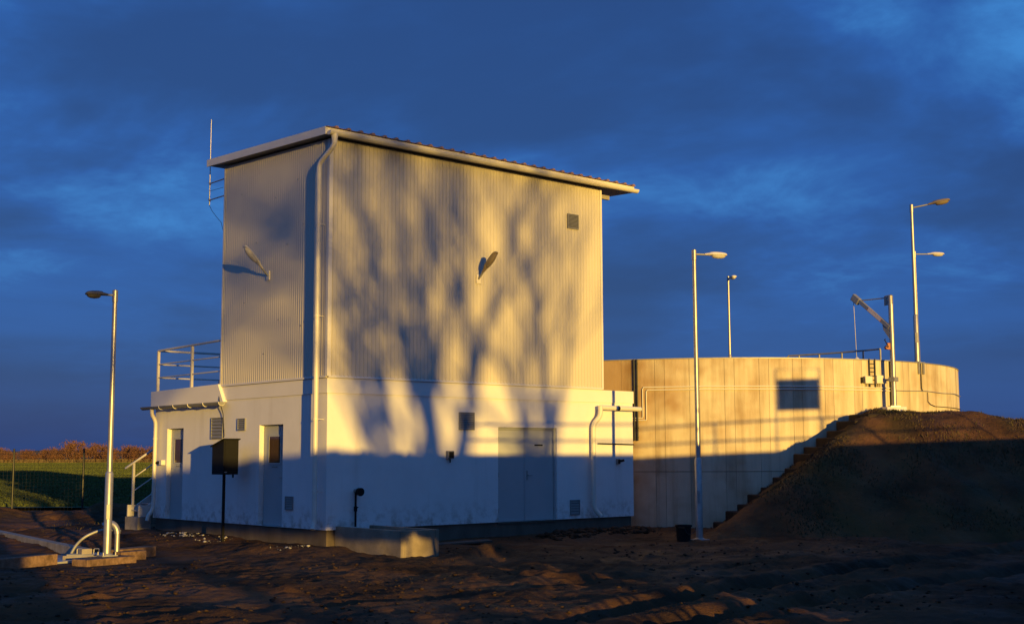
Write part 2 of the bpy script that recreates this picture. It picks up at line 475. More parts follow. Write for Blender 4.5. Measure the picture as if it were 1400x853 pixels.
def ground_z(x, y):
    z = np.full(np.shape(x), -0.40)
    z = z + 0.10 * fbm(x * 0.22, y * 0.22, 5, 3)
    dist = np.hypot(x - 2, y + 4)
    near = 1 - sstep(26, 45, dist)
    lump = fbm(x * 0.9, y * 0.9, 11, 5, gain=0.6)
    z = z + near * (0.065 * lump + 0.04 * fbm(x * 3.1, y * 3.1, 23, 4, gain=0.65) + 0.05 * np.maximum(0, fbm(x * 4.3, y * 4.3, 29, 2) - 0.15))
    ridg = 1 - np.abs(fbm(x * 1.7, y * 1.7, 31, 3))
    z = z + near * 0.05 * (ridg - 0.75)
    for r, w, dp in ((RUT1, 0.22, 0.17), (RUT2, 0.22, 0.15), (RUT3, 0.20, 0.06)):
        d, a = seg_dist(x, y, r)
        prof = -dp * np.exp(-(d / w) ** 2) + 0.25 * dp * np.exp(-((d - 2.0 * w) / (0.7 * w)) ** 2)
        tread = 0.03 * np.exp(-(d / w) ** 2) * np.sin(a * 2 * math.pi / 0.22 + 3 * d)
        z = z + prof + tread
    # heap along the foot of the right wall and rough soil near the trough
    z = z + 0.16 * np.exp(-((x - 6.9) / 1.5) ** 2 - ((y + 0.75) / 0.45) ** 2)
    z = z + 0.13 * np.exp(-((x + 0.4) / 1.5) ** 2 - ((y + 7.1) / 1.0) ** 2) * (1 + 2.2 * lump)
    z = z + 0.12 * np.exp(-((x + 0.75) / 0.45) ** 2 - ((y - 1.6) / 1.5) ** 2) * (1 + 1.5 * lump)
    z = z + 0.10 * np.exp(-((x - 1.6) / 0.9) ** 2 - ((y + 3.4) / 0.6) ** 2) * (1 + 2.0 * lump)
    # soil heaps this side of the fence
    for hx, hy, hw, hh in ((-0.6, 17.6, 1.6, 0.32), (1.6, 15.6, 1.3, 0.28), (-2.6, 19.4, 1.5, 0.34), (3.0, 17.5, 1.5, 0.30), (-3.6, 16.5, 1.1, 0.25)):
        z = z + hh * np.exp(-((x - hx) / hw) ** 2 - ((y - hy) / (hw * 0.6)) ** 2) * (1 + 1.3 * lump)
    # low unseen ridge added right of the frame to shade the foreground soil
    d, a = seg_dist(x, y, [(-2.0, -18.4), (-5.5, -19.6), (-8.0, -21.6), (-11.0, -25.5), (-16.0, -31.0)])
    z = z + (0.52 + 0.45 * fbm(a * 0.8, a * 0.0 + 3.0, 61, 3)) * (1.25 - 1.15 * sstep(-6.3, -5.0, x)) * np.exp(-(d / 0.9) ** 2)
    # level the ground next to the building, the slab and the tank
    lev = np.exp(-np.maximum(0, np.maximum(np.maximum(-0.3 - x, x - 9.2), np.maximum(-0.35 - y, y - 8.2))) / 0.5)
    z = z * (1 - 0.7 * lev) + (-0.27 + 0.05 * lump) * 0.7 * lev
    pad = np.exp(-(np.maximum(0, np.hypot((x + 4.0) / 1.7, (y - 1.6) / 1.5) - 1)) * 2.0)
    z = z * (1 - pad) + (-0.50 + 0.03 * lump) * pad
    return z
def axis(lo, hi, st, far, g=1.16):
    a = list(np.arange(lo, hi + 1e-6, st))
    s = st
    while a[-1] < far:
        s *= g; a.append(a[-1] + s)
    s = st
    while a[0] > -far:
        s *= g; a.insert(0, a[0] - s)
    return np.array(a)
la, da = axis(-13.5, 14.0, 0.06, 4000), axis(13.2, 41.0, 0.06, 4000)
Lg, Dg = np.meshgrid(la, da)
GX = CAM.x + FW.x * Dg + RT.x * Lg
GY = CAM.y + FW.y * Dg + RT.y * Lg
gz = ground_z(GX, GY)
gv = np.stack([GX, GY, gz], -1).reshape(-1, 3)
nu, nv_ = len(la), len(da)
idx = np.arange(nu * nv_).reshape(nv_, nu)
gf = np.stack([idx[:-1, :-1], idx[:-1, 1:], idx[1:, 1:], idx[1:, :-1]], -1).reshape(-1, 4)
ground = structure(link('ground', np_mesh('ground', gv, gf, 'mud', True)))

# field beyond the fence (a sheet a little above the far ground) and its crop
def cw(l, d, z):
    return Vector((CAM.x + FW.x * d + RT.x * l, CAM.y + FW.y * d + RT.y * l, z))
FZ = -0.25
field = structure(MB().add([cw(-420, 45, FZ), cw(-3, 45, FZ), cw(60, 470, FZ), cw(-420, 470, FZ)], [(0, 1, 2, 3)]).build('field', 'field'))
rng = np.random.default_rng(4)
N = 70000
d = 46 * (460 / 46) ** rng.random(N)
l = -d * (0.415 - 0.165 * rng.random(N))
bx = CAM.x + FW.x * d + RT.x * l; by = CAM.y + FW.y * d + RT.y * l
h = (0.07 + 0.00055 * d) * (0.6 + 0.8 * rng.random(N)); w = h * 1.1
an = rng.random(N) * math.pi
ux, uy = np.cos(an) * w, np.sin(an) * w
v = np.empty((N, 3, 3))
v[:, 0] = np.stack([bx - ux, by - uy, np.full(N, FZ)], -1)
v[:, 1] = np.stack([bx + ux, by + uy, np.full(N, FZ)], -1)
v[:, 2] = np.stack([bx + (rng.random(N) - .5) * h, by + (rng.random(N) - .5) * h, FZ + h], -1)
crop = stuff(link('crop', np_mesh('crop', v.reshape(-1, 3), np.arange(N * 3).reshape(-1, 3), 'crop')))
tag(crop, 'short green winter crop covering the field beyond the wire fence', 'crop')

# dark hill line at the horizon
hp = []
for i in range(60):
    ll = -1100 + i * 22
    hp.append((ll, 14 + 9 * float(fbm(np.array(i * 0.13), np.array(2.0), 3, 3)) + (2.5 if i > 20 else 0)))
hv = [cw(a, 2000, -3) for a, b in hp] + [cw(a, 2050, b) for a, b in hp] + [cw(a, 2300, -3) for a, b in hp]
n = len(hp)
hf = [(i, i + 1, n + i + 1, n + i) for i in range(n - 1)] + [(n + i, n + i + 1, 2 * n + i + 1, 2 * n + i) for i in range(n - 1)]
structure(MB().add(hv, hf).build('hills', 'hill'))
# dry verge below the far tree line
vg = []
N = 9000
d = 445 + 18 * rng.random(N); l = -185 + 75 * rng.random(N)
bx = CAM.x + FW.x * d + RT.x * l; by = CAM.y + FW.y * d + RT.y * l
h = 0.4 + 0.6 * rng.random(N); an = rng.random(N) * math.pi
v = np.empty((N, 3, 3))
v[:, 0] = np.stack([bx - np.cos(an) * h, by - np.sin(an) * h, np.full(N, FZ)], -1)
v[:, 1] = np.stack([bx + np.cos(an) * h, by + np.sin(an) * h, np.full(N, FZ)], -1)
v[:, 2] = np.stack([bx, by, FZ + h * 1.6], -1)
tag(stuff(link('dry_grass', np_mesh('dry_grass', v.reshape(-1, 3), np.arange(N * 3).reshape(-1, 3), 'drygrass'))), 'pale dry grass verge at the foot of the far trees', 'grass')

# ------------------------------------------------------------------ earth mound beside the tank
TC = Vector((17.65, 5.37, 0)); TR = 8.0; TZ = 4.0
def mound_z(l, d):
    front = -0.5 + (d - 28.4 - 0.35 * fbm(l * 0.4, d * 0.1, 71, 2)) * 0.66
    left = -0.5 + (l - 4.95 - 0.10 * (d - 32.5) + np.maximum(0, 31.5 - d) * 0.25) * 0.74
    top = 2.62 - 0.17 * np.maximum(0, l - 11.7) ** 1.5
    def smin(a, b, k):
        hh = np.clip(0.5 + 0.5 * (b - a) / k, 0, 1)
        return b * (1 - hh) + a * hh - k * hh * (1 - hh)
    z = smin(smin(front, left, 0.5), top, 0.45)
    z = z + 0.11 * fbm(l * 0.9, d * 0.9, 77, 4, gain=0.55) + 0.10 * fbm(l * 2.0 + d * 1.0, d * 0.30, 81, 4, gain=0.6) + 0.025 * fbm(l * 4.2, d * 4.2, 85, 3)
    return np.maximum(z, -0.9)
ml, md = np.arange(4.2, 30, 0.09), np.arange(27.6, 42, 0.09)
ML, MD = np.meshgrid(ml, md)
MZ = mound_z(ML, MD)
MX = CAM.x + FW.x * MD + RT.x * ML; MY = CAM.y + FW.y * MD + RT.y * ML
keep = np.hypot(MX - TC.x, MY - TC.y) > TR - 0.35
idx = np.arange(ML.size).reshape(ML.shape)
q = np.stack([idx[:-1, :-1], idx[:-1, 1:], idx[1:, 1:], idx[1:, :-1]], -1)
ok = keep[:-1, :-1] & keep[1:, 1:] & keep[:-1, 1:] & keep[1:, :-1]
mound = structure(link('mound', np_mesh('mound', np.stack([MX, MY, MZ], -1).reshape(-1, 3), q[ok], 'mound', True)))
# sparse grass on the mound
N = 60000
gl, gd = 5.5 + 12.5 * rng.random(N), 28.6 + 6.5 * rng.random(N)
dens = vnoise(gl * 0.9, gd * 0.9, 91)
sel = (rng.random(N) < np.clip((dens - 0.35) * 2.2, 0.03, 1))
gl, gd = gl[sel], gd[sel]
gzv = mound_z(gl, gd)
gx = CAM.x + FW.x * gd + RT.x * gl; gy = CAM.y + FW.y * gd + RT.y * gl
sel = (np.hypot(gx - TC.x, gy - TC.y) > TR + 0.05) & (gzv > -0.4)
gx, gy, gzv = gx[sel], gy[sel], gzv[sel]; N = len(gx)
h = 0.02 + 0.05 * rng.random(N); an = rng.random(N) * math.pi
v = np.empty((N, 3, 3))
v[:, 0] = np.stack([gx - np.cos(an) * .018, gy - np.sin(an) * .018, gzv - .02], -1)
v[:, 1] = np.stack([gx + np.cos(an) * .018, gy + np.sin(an) * .018, gzv - .02], -1)
v[:, 2] = np.stack([gx + (rng.random(N) - .5) * .1, gy + (rng.random(N) - .5) * .1, gzv + h], -1)
tag(stuff(link('mound_grass', np_mesh('mound_grass', v.reshape(-1, 3), np.arange(N * 3).reshape(-1, 3), 'blade'))), 'sparse short grass growing on the earth mound', 'grass')

# soil clods
def clods(name, N, place, smin_, smax, mat, seed):
    rg = np.random.default_rng(seed)
    base = np.array([(1, 0, 0), (-1, 0, 0), (0, 1, 0), (0, -1, 0), (0, 0, .8), (0, 0, -.6), (.6, .6, .5), (-.6, .6, .4), (.5, -.7, .4), (-.6, -.5, .5)], float)
    fc = np.array([(4, 6, 7), (4, 7, 9), (4, 9, 8), (4, 8, 6), (6, 2, 7), (7, 1, 9), (9, 3, 8), (8, 0, 6), (6, 0, 2), (7, 2, 1), (9, 1, 3), (8, 3, 0), (5, 2, 0), (5, 1, 2), (5, 3, 1), (5, 0, 3)])
    x, y = place(rg, N)
    z = ground_z(x, y)
    s = smin_ + (smax - smin_) * rg.random(N) ** 4
    a = rg.random(N) * 6.283
    P = base[None] * (0.65 + 0.7 * rg.random((N, 10, 1))) * s[:, None, None]
    X = P[..., 0] * np.cos(a)[:, None] - P[..., 1] * np.sin(a)[:, None] + x[:, None]
    Y = P[..., 0] * np.sin(a)[:, None] + P[..., 1] * np.cos(a)[:, None] + y[:, None]
    Z = P[..., 2] * 0.8 + z[:, None] + 0.1 * s[:, None]
    V = np.stack([X, Y, Z], -1).reshape(-1, 3)
    Fc = (fc[None] + (np.arange(N) * 10)[:, None, None]).reshape(-1, 3)
    return stuff(link(name, np_mesh(name, V, Fc, mat)))
def p_all(rg, N):
    d = 13.5 + 20 * rg.random(N) ** 1.1; l = (rg.random(N) - 0.5) * 0.86 * d
    x = CAM.x + FW.x * d + RT.x * l; y = CAM.y + FW.y * d + RT.y * l
    m = fbm(x * 0.5, y * 0.5, 41, 3) > -0.12 + 0.25 * rg.random(N)
    m &= ~((x > -0.1) & (x < 9) & (y > -0.1) & (y < 8)) & (np.hypot(x - TC.x, y - TC.y) > TR) & ~((x > 0.1) & (x < 1.3) & (y > -2.4) & (y < 0))
    m &= ~((x < -2.3) & (y > 0.4) & (x > -8))
    return x[m], y[m]
def fixn(place):
    def f(rg, N):
        x, y = place(rg, N); return x, y
    return f
_rg = np.random.default_rng(12); _x, _y = p_all(_rg, 9000)
tag(clods('soil_clods', len(_x), lambda rg, N: (_x, _y), 0.006, 0.042, 'clod', 13), 'brown clods of soil scattered over the muddy yard', 'soil')
_rg = np.random.default_rng(15)
def p_heap(rg, N):
    return 5.3 + 3.2 * rg.random(N), -0.35 - 0.9 * rg.random(N) ** 1.5
_hx, _hy = p_heap(_rg, 500)
tag(clods('dug_soil', 500, lambda rg, N: (_hx, _hy), 0.03, 0.13, 'clod', 17), 'dark dug soil heaped below the right white wall', 'soil')
_rx = np.concatenate([-0.15 - 0.75 * _rg.random(70) ** 1.4, -0.12 - 0.6 * _rg.random(100)])
_ry = np.concatenate([np.where(_rg.random(70) < 0.6, 3.3 + 0.8 * _rg.random(70), 0.2 + 0.6 * _rg.random(70)), 4.5 + 1.5 * _rg.random(100)])
tag(clods('plaster_rubble', 170, lambda rg, N: (_rx, _ry), 0.006, 0.05, 'rubble', 19), 'white plaster rubble scattered along the foot of the left wall', 'rubble')

# dry weeds and straw in the yard
wrg = random.Random(77)
wv, wf = [], []
spots = [(9.4, -5.0), (7.9, -0.9), (9.3, -0.8), (-1.4, 9.5), (0.2, 12.5), (1.4, 18.6), (2.6, 19.6), (-0.4, 20.8), (3.3, 18.4), (10.5, -3.0), (8.6, -1.4), (6.3, -0.7), (-2.4, 15.0), (1.0, 15.0)]
for sx, sy in spots:
    for k in range(wrg.randint(14, 34)):
        x = sx + wrg.gauss(0, 0.40); y = sy + wrg.gauss(0, 0.40)
        z = float(ground_z(np.array(x), np.array(y)))
        hh = wrg.uniform(0.03, 0.11); aa = wrg.uniform(0, 6.28); ln = wrg.uniform(0.1, 0.9) * hh
        px, py = math.cos(aa + 1.57) * 0.0025, math.sin(aa + 1.57) * 0.0025
        q = len(wv)
        wv += [(x - px, y - py, z - 0.03), (x + px, y + py, z - 0.03), (x + math.cos(aa) * ln * 0.4 + px * .7, y + math.sin(aa) * ln * 0.4 + py * .7, z + hh * 0.6), (x + math.cos(aa) * ln, y + math.sin(aa) * ln, z + hh)]
        wf += [(q, q + 1, q + 2), (q, q + 2, q + 3)]
tag(stuff(link('dry_weeds', np_mesh('dry_weeds', wv, wf, 'blade'))), 'scattered tufts of dry weeds and straw in the muddy yard', 'weeds')
pz = float(ground_z(np.array(2.9), np.array(-0.75)))
pk = MB().obox((2.95, -0.75, pz + 0.05), Vector((0.62, -0.12, 0.02)), Vector((0.02, 0.10, 0.01)), Vector((0, 0, 0.018))).build('wooden_plank', 'bark', None, bevel=0.004)
tag(pk, 'dark wooden plank lying on the mud below the right wall beside the trough', 'plank')

# ------------------------------------------------------------------ building
B = thing('plant_building', 'white building with tall beige ribbed upper storey and low pitched roof', 'building', (0, 0, -0.4))
WX, LY, ZB, ZC = 8.92, 7.76, 2.75, 3.05      # right wall length, left wall length, cornice bottom and top
CX, CY = 7.87, 4.43                          # upper storey
T = 0.30
def wall_with_openings(axis_, length, z0, z1, ops, recess, thick=T):
    """front face on the plane axis=0, holes with reveals; axis_ 'x' runs along X (faces -Y), 'y' runs along Y (faces -X)"""
    P = (lambda a, b, z: (a, b, z)) if axis_ == 'x' else (lambda a, b, z: (b, a, z))
    us = sorted({0, length} | {u for o in ops for u in o[:2]}); zs = sorted({z0, z1} | {z for o in ops for z in o[2:4]})
    m = MB()
    for u0, u1 in zip(us[:-1], us[1:]):
        for a0, a1 in zip(zs[:-1], zs[1:]):
            if any(o[0] <= u0 and u1 <= o[1] and o[2] <= a0 and a1 <= o[3] for o in ops):
                continue
            m.add([P(u0, 0, a0), P(u1, 0, a0), P(u1, 0, a1), P(u0, 0, a1)], [(0, 1, 2, 3)])
    for u0, u1, a0, a1 in ops:
        r = recess
        m.add([P(u0, 0, a0), P(u0, r, a0), P(u0, r, a1), P(u0, 0, a1)], [(0, 1, 2, 3)])
        m.add([P(u1, 0, a0), P(u1, r, a0), P(u1, r, a1), P(u1, 0, a1)], [(0, 1, 2, 3)])
        m.add([P(u0, 0, a1), P(u0, r, a1), P(u1, r, a1), P(u1, 0, a1)], [(0, 1, 2, 3)])
        if a0 > z0:
            m.add([P(u0, 0, a0), P(u0, r, a0), P(u1, r, a0), P(u1, 0, a0)], [(0, 1, 2, 3)])
    # underside, far end and inner skin
    m.add([P(0, 0, z0), P(length, 0, z0), P(length, thick, z0), P(0, thick, z0)], [(0, 1, 2, 3)])
    m.add([P(length, 0, z0), P(length, thick, z0), P(length, thick, z1), P(length, 0, z1)], [(0, 1, 2, 3)])
    return m
DOOR_R = (4.542, 6.345, 0.0, 2.115)
DOOR_L = [(1.691, 2.678, 0.0, 2.155), (6.246, 7.096, 0.0, 2.157)]
lw = MB()
a = wall_with_openings('x', WX, 0, ZB, [DOOR_R], 0.10)
lw.add(a.v, a.f)
a = wall_with_openings('y', LY, 0, ZB, DOOR_L, 0.15)
lw.add(a.v, a.f)
# remaining sides of the lower storey
lw.add([(WX, 0, 0), (WX, 4.4, 0), (WX, 4.4, ZB), (WX, 0, ZB)], [(0, 1, 2, 3)])
lw.add([(0, LY, 0), (6.5, LY, 0), (6.5, LY, 2.95), (0, LY, 2.95)], [(0, 1, 2, 3)])
lw.add([(6.5, LY, 0), (6.5, 4.4, 0), (6.5, 4.4, 2.95), (6.5, LY, 2.95)], [(0, 1, 2, 3)])
lw.add([(6.5, 4.4, 0), (WX, 4.4, 0), (WX, 4.4, ZB), (6.5, 4.4, ZB)], [(0, 1, 2, 3)])
lw.add([(0.0, 4.4, 2.94), (6.5, 4.4, 2.94), (6.5, LY, 2.94), (0.0, LY, 2.94)], [(0, 1, 2, 3)])
lw.add([(0, 4.4, ZB), (0, LY, ZB), (0, LY, 2.95), (0, 4.4, 2.95)], [(0, 1, 2, 3)])
o = lw.build('lower_wall', 'plaster', B)
# recalc may flip single sheets: fine for rendering
plinth = MB().box(0.05, WX - 0.05, 0.05, 4.35, -0.9, -0.003).box(0.05, 6.45, 4.35, LY - 0.05, -0.9, -0.003)
plinth.build('plinth', 'plinth', B)
# thresholds under the doors (concrete sill)
MB().box(4.55, 6.34, 0.02, 0.3, -0.045, -0.001).build('door_sill', 'plinth', B)
# cornice band
cn = MB()
e = 0.022
cn.box(-e, WX + e, -e, 0.0 - 0.001, ZB, ZC)
cn.box(-e, -0.001, -0.0005, CY - 0.02, ZB, ZC)
cn.box(WX + 0.001, WX + e, -0.0005, 4.4, ZB, ZC)
cn.build('cornice', 'cornice', B)
MB().box(0.0, WX, 0.0, 4.4, ZC - 0.06, ZC - 0.002).build('ledge_cap', 'cornice', B)
# upper storey core + ribbed sheets
up = MB().prism([(0, 0, ZC), (0, CY, ZC), (0, CY, 8.20), (0, 0, 8.02)], (CX, 0, 0)).build('upper_wall', 'clad', B)
def ribbed(length, z0, z1a, z1b, pitch=0.1, dep=0.014):
    """sheet in the XZ plane facing -Y starting at the origin; trapezoid ribs"""
    xs = []
    k = int(round(length / pitch)); p = length / k
    for i in range(k):
        xs += [(i * p, 0.0), (i * p + 0.62 * p, 0.0), (i * p + 0.70 * p, -dep), (i * p + 0.92 * p, -dep)]
    xs.append((length, 0.0))
    m = MB()
    vs_ = []
    for x, y in xs:
        zt = z1a + (z1b - z1a) * x / length
        vs_ += [(x, y, z0), (x, y, zt)]
    m.add(vs_, [(2 * i, 2 * i + 2, 2 * i + 3, 2 * i + 1) for i in range(len(xs) - 1)])
    # returned edges so that a sheet has thickness at its seams
    m.add([(0, 0, z0), (0, 0.02, z0), (0, 0.02, z1a), (0, 0, z1a)], [(0, 1, 2, 3)])
    m.add([(length, 0, z0), (length, 0.02, z0), (length, 0.02, z1b), (length, 0, z1b)], [(0, 1, 2, 3)])
    return m
nR = 8; pw = (CX - 0.02) / nR
me = ribbed(pw - 0.002, ZC + 0.045, 8.0, 8.0, pw / 10).mesh('panel', M['clad'])
for i in range(nR):
    o = link('panel', me, up)
    o.location = (0.01 + i * pw + 0.001, -0.020, 0)
nL = 4; pl_ = (CY - 0.02) / nL
for i in range(nL):
    y0 = 0.01 + i * pl_
    s = 0.18 / CY
    za, zb_ = 8.0 + s * (y0 + pl_), 8.0 + s * y0
    me = ribbed(pl_ - 0.002, ZC + 0.045, za, zb_, pl_ / 13, 0.006).mesh('panel', M['clad'])
    o = link('panel', me, up)
    o.rotation_euler = (0, 0, -math.pi / 2)
    o.location = (-0.024, y0 + pl_ - 0.001, 0)
# corner and bottom trims
MB().box(-0.042, 0.045, -0.042, -0.034, ZC + 0.04, 8.0).box(-0.042, -0.034, -0.0335, 0.045, ZC + 0.04, 8.0).build('corner_trim', 'trim', B)
MB().box(CX - 0.05, CX + 0.012, -0.042, -0.034, ZC + 0.04, 8.0).box(CX + 0.004, CX + 0.012, -0.0335, 0.05, ZC + 0.04, 8.0).build('corner_trim', 'trim', B)
MB().box(-0.042, -0.034, CY - 0.05, CY + 0.012, ZC + 0.04, 8.18).box(-0.0335, 0.05, CY + 0.004, CY + 0.012, ZC + 0.04, 8.18).build('corner_trim', 'trim', B)
MB().prism([(0, -0.046, ZC + 0.012), (0, -0.046, ZC + 0.045), (0, -0.02, ZC + 0.06), (0, -0.02, ZC + 0.012)], (CX, 0, 0)).build('base_flashing', 'trim', B)
MB().prism([(-0.046, 0, ZC + 0.012), (-0.046, 0, ZC + 0.045), (-0.02, 0, ZC + 0.06), (-0.02, 0, ZC + 0.012)], (0, CY, 0)).build('base_flashing', 'trim', B)
# screws on the left sheets
for (y, z) in ((1.2, 7.35), (2.1, 7.1), (0.95, 6.35), (2.9, 6.2), (1.6, 6.0), (3.4, 4.9), (1.9, 4.4), (1.0, 4.2), (3.6, 7.4), (2.5, 3.7)):
    MB().lathe((0, 0, 0), [(0.0, 0.012), (0.014, 0.008), (0.018, 0.0)], 8).build('screw', 'galv', B).matrix_basis = Matrix.Translation((-0.035, y, z)) @ Matrix.Rotation(-math.pi / 2, 4, 'Y')

# roof
RX0, RX1, RY0, RY1 = -0.27, 8.86, -0.20, 4.86
def rz(y):
    return 8.175 + 0.040 * (y - RY0)
roof = MB().prism([(0, RY0, rz(RY0) - 0.13), (0, RY1, rz(RY1) - 0.13), (0, RY1, rz(RY1)), (0, RY0, rz(RY0))], (RX1 - RX0 - 0.05, 0, 0))
roof.v = [(x + RX0 + 0.025, y, z) for x, y, z in roof.v]
roof = roof.build('roof', 'soffit', B)
for x in (RX0, RX1 - 0.022):
    f = MB().prism([(x, RY0 - 0.02, rz(RY0) - 0.15), (x, RY1 + 0.02, rz(RY1) - 0.15), (x, RY1 + 0.02, rz(RY1) + 0.012), (x, RY0 - 0.02, rz(RY0) + 0.012)], (0.022, 0, 0)).build('fascia', 'trim', roof)
MB().box(RX0 + 0.025, RX1 - 0.025, RY0 - 0.022, RY0 - 0.001, rz(RY0) - 0.14, rz(RY0) - 0.005).build('fascia', 'trim', roof)
# ribbed red roof sheets
sw = 0.905
k = int((RX1 - RX0) / sw)
sw = (RX1 - RX0) / k
for i in range(k):
    prof = []
    for j in range(3):
        x = j * sw / 3
        prof += [(x, 0.012), (x + 0.62 * sw / 3, 0.012), (x + 0.72 * sw / 3, 0.052), (x + 0.90 * sw / 3, 0.052)]
    prof.append((sw - 0.002, 0.014))
    m = MB(); vs_ = []
    for x, dz in prof:
        vs_ += [(RX0 + i * sw + x, RY0 - 0.07, rz(RY0 - 0.07) + dz), (RX0 + i * sw + x, RY1 + 0.03, rz(RY1 + 0.03) + dz)]
    m.add(vs_, [(2 * q, 2 * q + 2, 2 * q + 3, 2 * q + 1) for q in range(len(prof) - 1)])
    vs_ = []
    for x, dz in prof:
        vs_ += [(RX0 + i * sw + x, RY0 - 0.07, rz(RY0 - 0.07) + dz), (RX0 + i * sw + x, RY0 - 0.07, rz(RY0 - 0.07) + 0.002)]
    m.add(vs_, [(2 * q, 2 * q + 2, 2 * q + 3, 2 * q + 1) for q in range(len(prof) - 1)])
    m.build('roof_sheet', 'roof', roof)
MB().box(CX + 0.02, RX1 - 0.62, 0.04, 0.12, 7.80, 7.90).build('purlin', 'soffit', roof)
# gutters
def half_gutter(p0, p1, out, r=0.085, name='gutter', mat='gutter'):
    p0, p1, out = Vector(p0), Vector(p1), Vector(out)
    m = MB(); n = 12; v = []
    for p in (p0, p1):
        for rr in (r, r - 0.008):
            for k in range(n + 1):
                t = math.pi * k / n
                v.append(p + out * (math.cos(t) * rr) + Vector((0, 0, -math.sin(t) * rr)))
    f = []
    s1, s2 = 0, n + 1
    e1, e2 = 2 * (n + 1), 3 * (n + 1)
    for k in range(n):
        f += [(s1 + k, s1 + k + 1, e1 + k + 1, e1 + k), (s2 + k, s2 + k + 1, e2 + k + 1, e2 + k)]
    f += [(s1, e1, e2, s2), (s1 + n, e1 + n, e2 + n, s2 + n)]
    f += [tuple(range(s1, s1 + n + 1)), tuple(range(e1, e1 + n + 1))]
    m.add(v, f)
    return m.build(name, mat, B, smooth=True)
half_gutter((RX0 + 0.03, -0.305, 8.085), (RX1 + 0.01, -0.305, 8.075), (0, -1, 0))
ga = half_gutter((-0.22, 3.98, 2.70), (-0.22, 8.02, 2.70), (-1, 0, 0), 0.075, mat='louvre')
for y in (4.0, 4.75, 5.5, 6.25, 7.0):
    MB().tube([(-0.22 - 0.082 * math.cos(t), y, 2.70 - 0.082 * math.sin(t)) for t in np.linspace(0, math.pi, 9)], 0.009, 5).build('gutter_bracket', 'trim', ga)
# annex parapet
MB().prism([(-0.10, 4.16, 2.71), (-0.10, 7.84, 2.71), (-0.10, 7.84, 3.08), (-0.10, 4.42, 3.12)], (0.0995, 0, 0)).build('parapet', 'cornice', B)
MB().box(0.0, 6.5, LY - 0.12, LY + 0.08, 2.952, 3.09).build('parapet', 'cornice', B)
# downpipes
def arc(c, a, b, t0, t1, n=7):
    c, a, b = Vector(c), Vector(a), Vector(b)
    return [c + a * math.cos(t) + b * math.sin(t) for t in np.linspace(t0, t1, n)]
def bent(pts, rad=0.12, n=6):
    """polyline with rounded corners"""
    P = [Vector(p) for p in pts]; out = [P[0]]
    for a, b, c in zip(P[:-2], P[1:-1], P[2:]):
        r = min(rad, (a - b).length * 0.45, (c - b).length * 0.45)
        p, q = b + (a - b).normalized() * r, b + (c - b).normalized() * r
        for t in np.linspace(0, 1, n):
            out.append(p * (1 - t) ** 2 + b * 2 * t * (1 - t) + q * t * t)
    return out + [P[-1]]
dp = MB().tube(bent([(-0.10, -0.30, 8.03), (-0.10, -0.30, 7.80), (-0.19, 0.13, 7.47), (-0.19, 0.13, 0.16), (-0.24, 0.10, 0.02)]), 0.052, 14).build('downpipe', 'gutter', B, smooth=True)
MB().lathe((-0.10, -0.30, 7.84), [(0.055, 0.0), (0.058, 0.05), (0.075, 0.17), (0.08, 0.2)], 14).build('outlet', 'gutter', dp, smooth=True)
for z in (6.2, 4.3, 2.2, 0.75):
    MB().lathe((-0.19, 0.13, z), [(0.052, 0), (0.06, 0.0), (0.06, 0.035), (0.052, 0.035)], 14).tube([(-0.14, 0.13, z + 0.017), (-0.0, 0.13, z + 0.017)], 0.008, 6).build('pipe_clip', 'gutter', dp)
dp = MB().tube(bent([(-0.22, 7.52, 2.66), (-0.22, 7.52, 2.52), (-0.12, 7.50, 2.34), (-0.12, 7.50, 0.22), (-0.24, 7.52, 0.05), (-0.26, 7.52, -0.06)]), 0.048, 12).build('downpipe', 'gutter', B, smooth=True)
for z in (1.9, 0.6):
    MB().lathe((-0.12, 7.50, z), [(0.048, 0), (0.056, 0.0), (0.056, 0.035), (0.048, 0.035)], 12).build('pipe_clip', 'gutter', dp)
dp = MB().tube(bent([(9.02, -0.17, 2.61), (7.62, -0.17, 2.62)]), 0.058, 14)
dp.tube(bent([(7.62, -0.18, 2.66), (7.62, -0.18, 2.42), (7.42, -0.13, 2.22), (7.42, -0.13, 0.22), (7.56, -0.22, 0.04)], 0.14), 0.058, 14)
dp = dp.build('downpipe', 'gutter', B, smooth=True)
for z in (1.55, 0.45):
    MB().lathe((7.42, -0.13, z), [(0.058, 0), (0.066, 0.0), (0.066, 0.04), (0.058, 0.04)], 14).build('pipe_clip', 'gutter', dp)
MB().tube([(8.20, -0.17, 2.612), (8.26, -0.17, 2.612)], 0.064, 14).build('pipe_joint', 'rubber', dp, smooth=True)
MB().tube([(7.66, -0.06, 1.76), (8.88, -0.06, 1.74)], 0.016, 8).build('wall_rod', 'black', B)

# doors
def lever(parent, p, along, out, mat='galv_dull'):
    p, along, out = Vector(p), Vector(along), Vector(out)
    MB().obox(p + out * 0.006, along * 0.02, Vector((0, 0, 0.11)), out * 0.006).tube([p, p + out * 0.05, p + out * 0.055 + along * 0.12], 0.010, 8).build('handle', mat, parent)
d1 = MB().box(4.545, 6.342, 0.095, 0.15, -0.0, 2.112)
for a in ((4.545, 4.60, 0.0, 2.112), (6.287, 6.342, 0.0, 2.112), (4.60, 6.287, 2.06, 2.112)):
    d1.box(a[0], a[1], 0.055, 0.094, a[2], a[3])
d1 = d1.build('double_door', 'frame', B)
MB().box(4.606, 5.388, 0.068, 0.0945, 0.012, 2.052).build('door_leaf', 'door', d1, bevel=0.004)
MB().box(5.398, 6.281, 0.068, 0.0945, 0.012, 2.052).build('door_leaf', 'door', d1, bevel=0.004)
MB().box(5.372, 5.412, 0.060, 0.0675, 0.02, 2.04).build('meeting_strip', 'frame', d1)
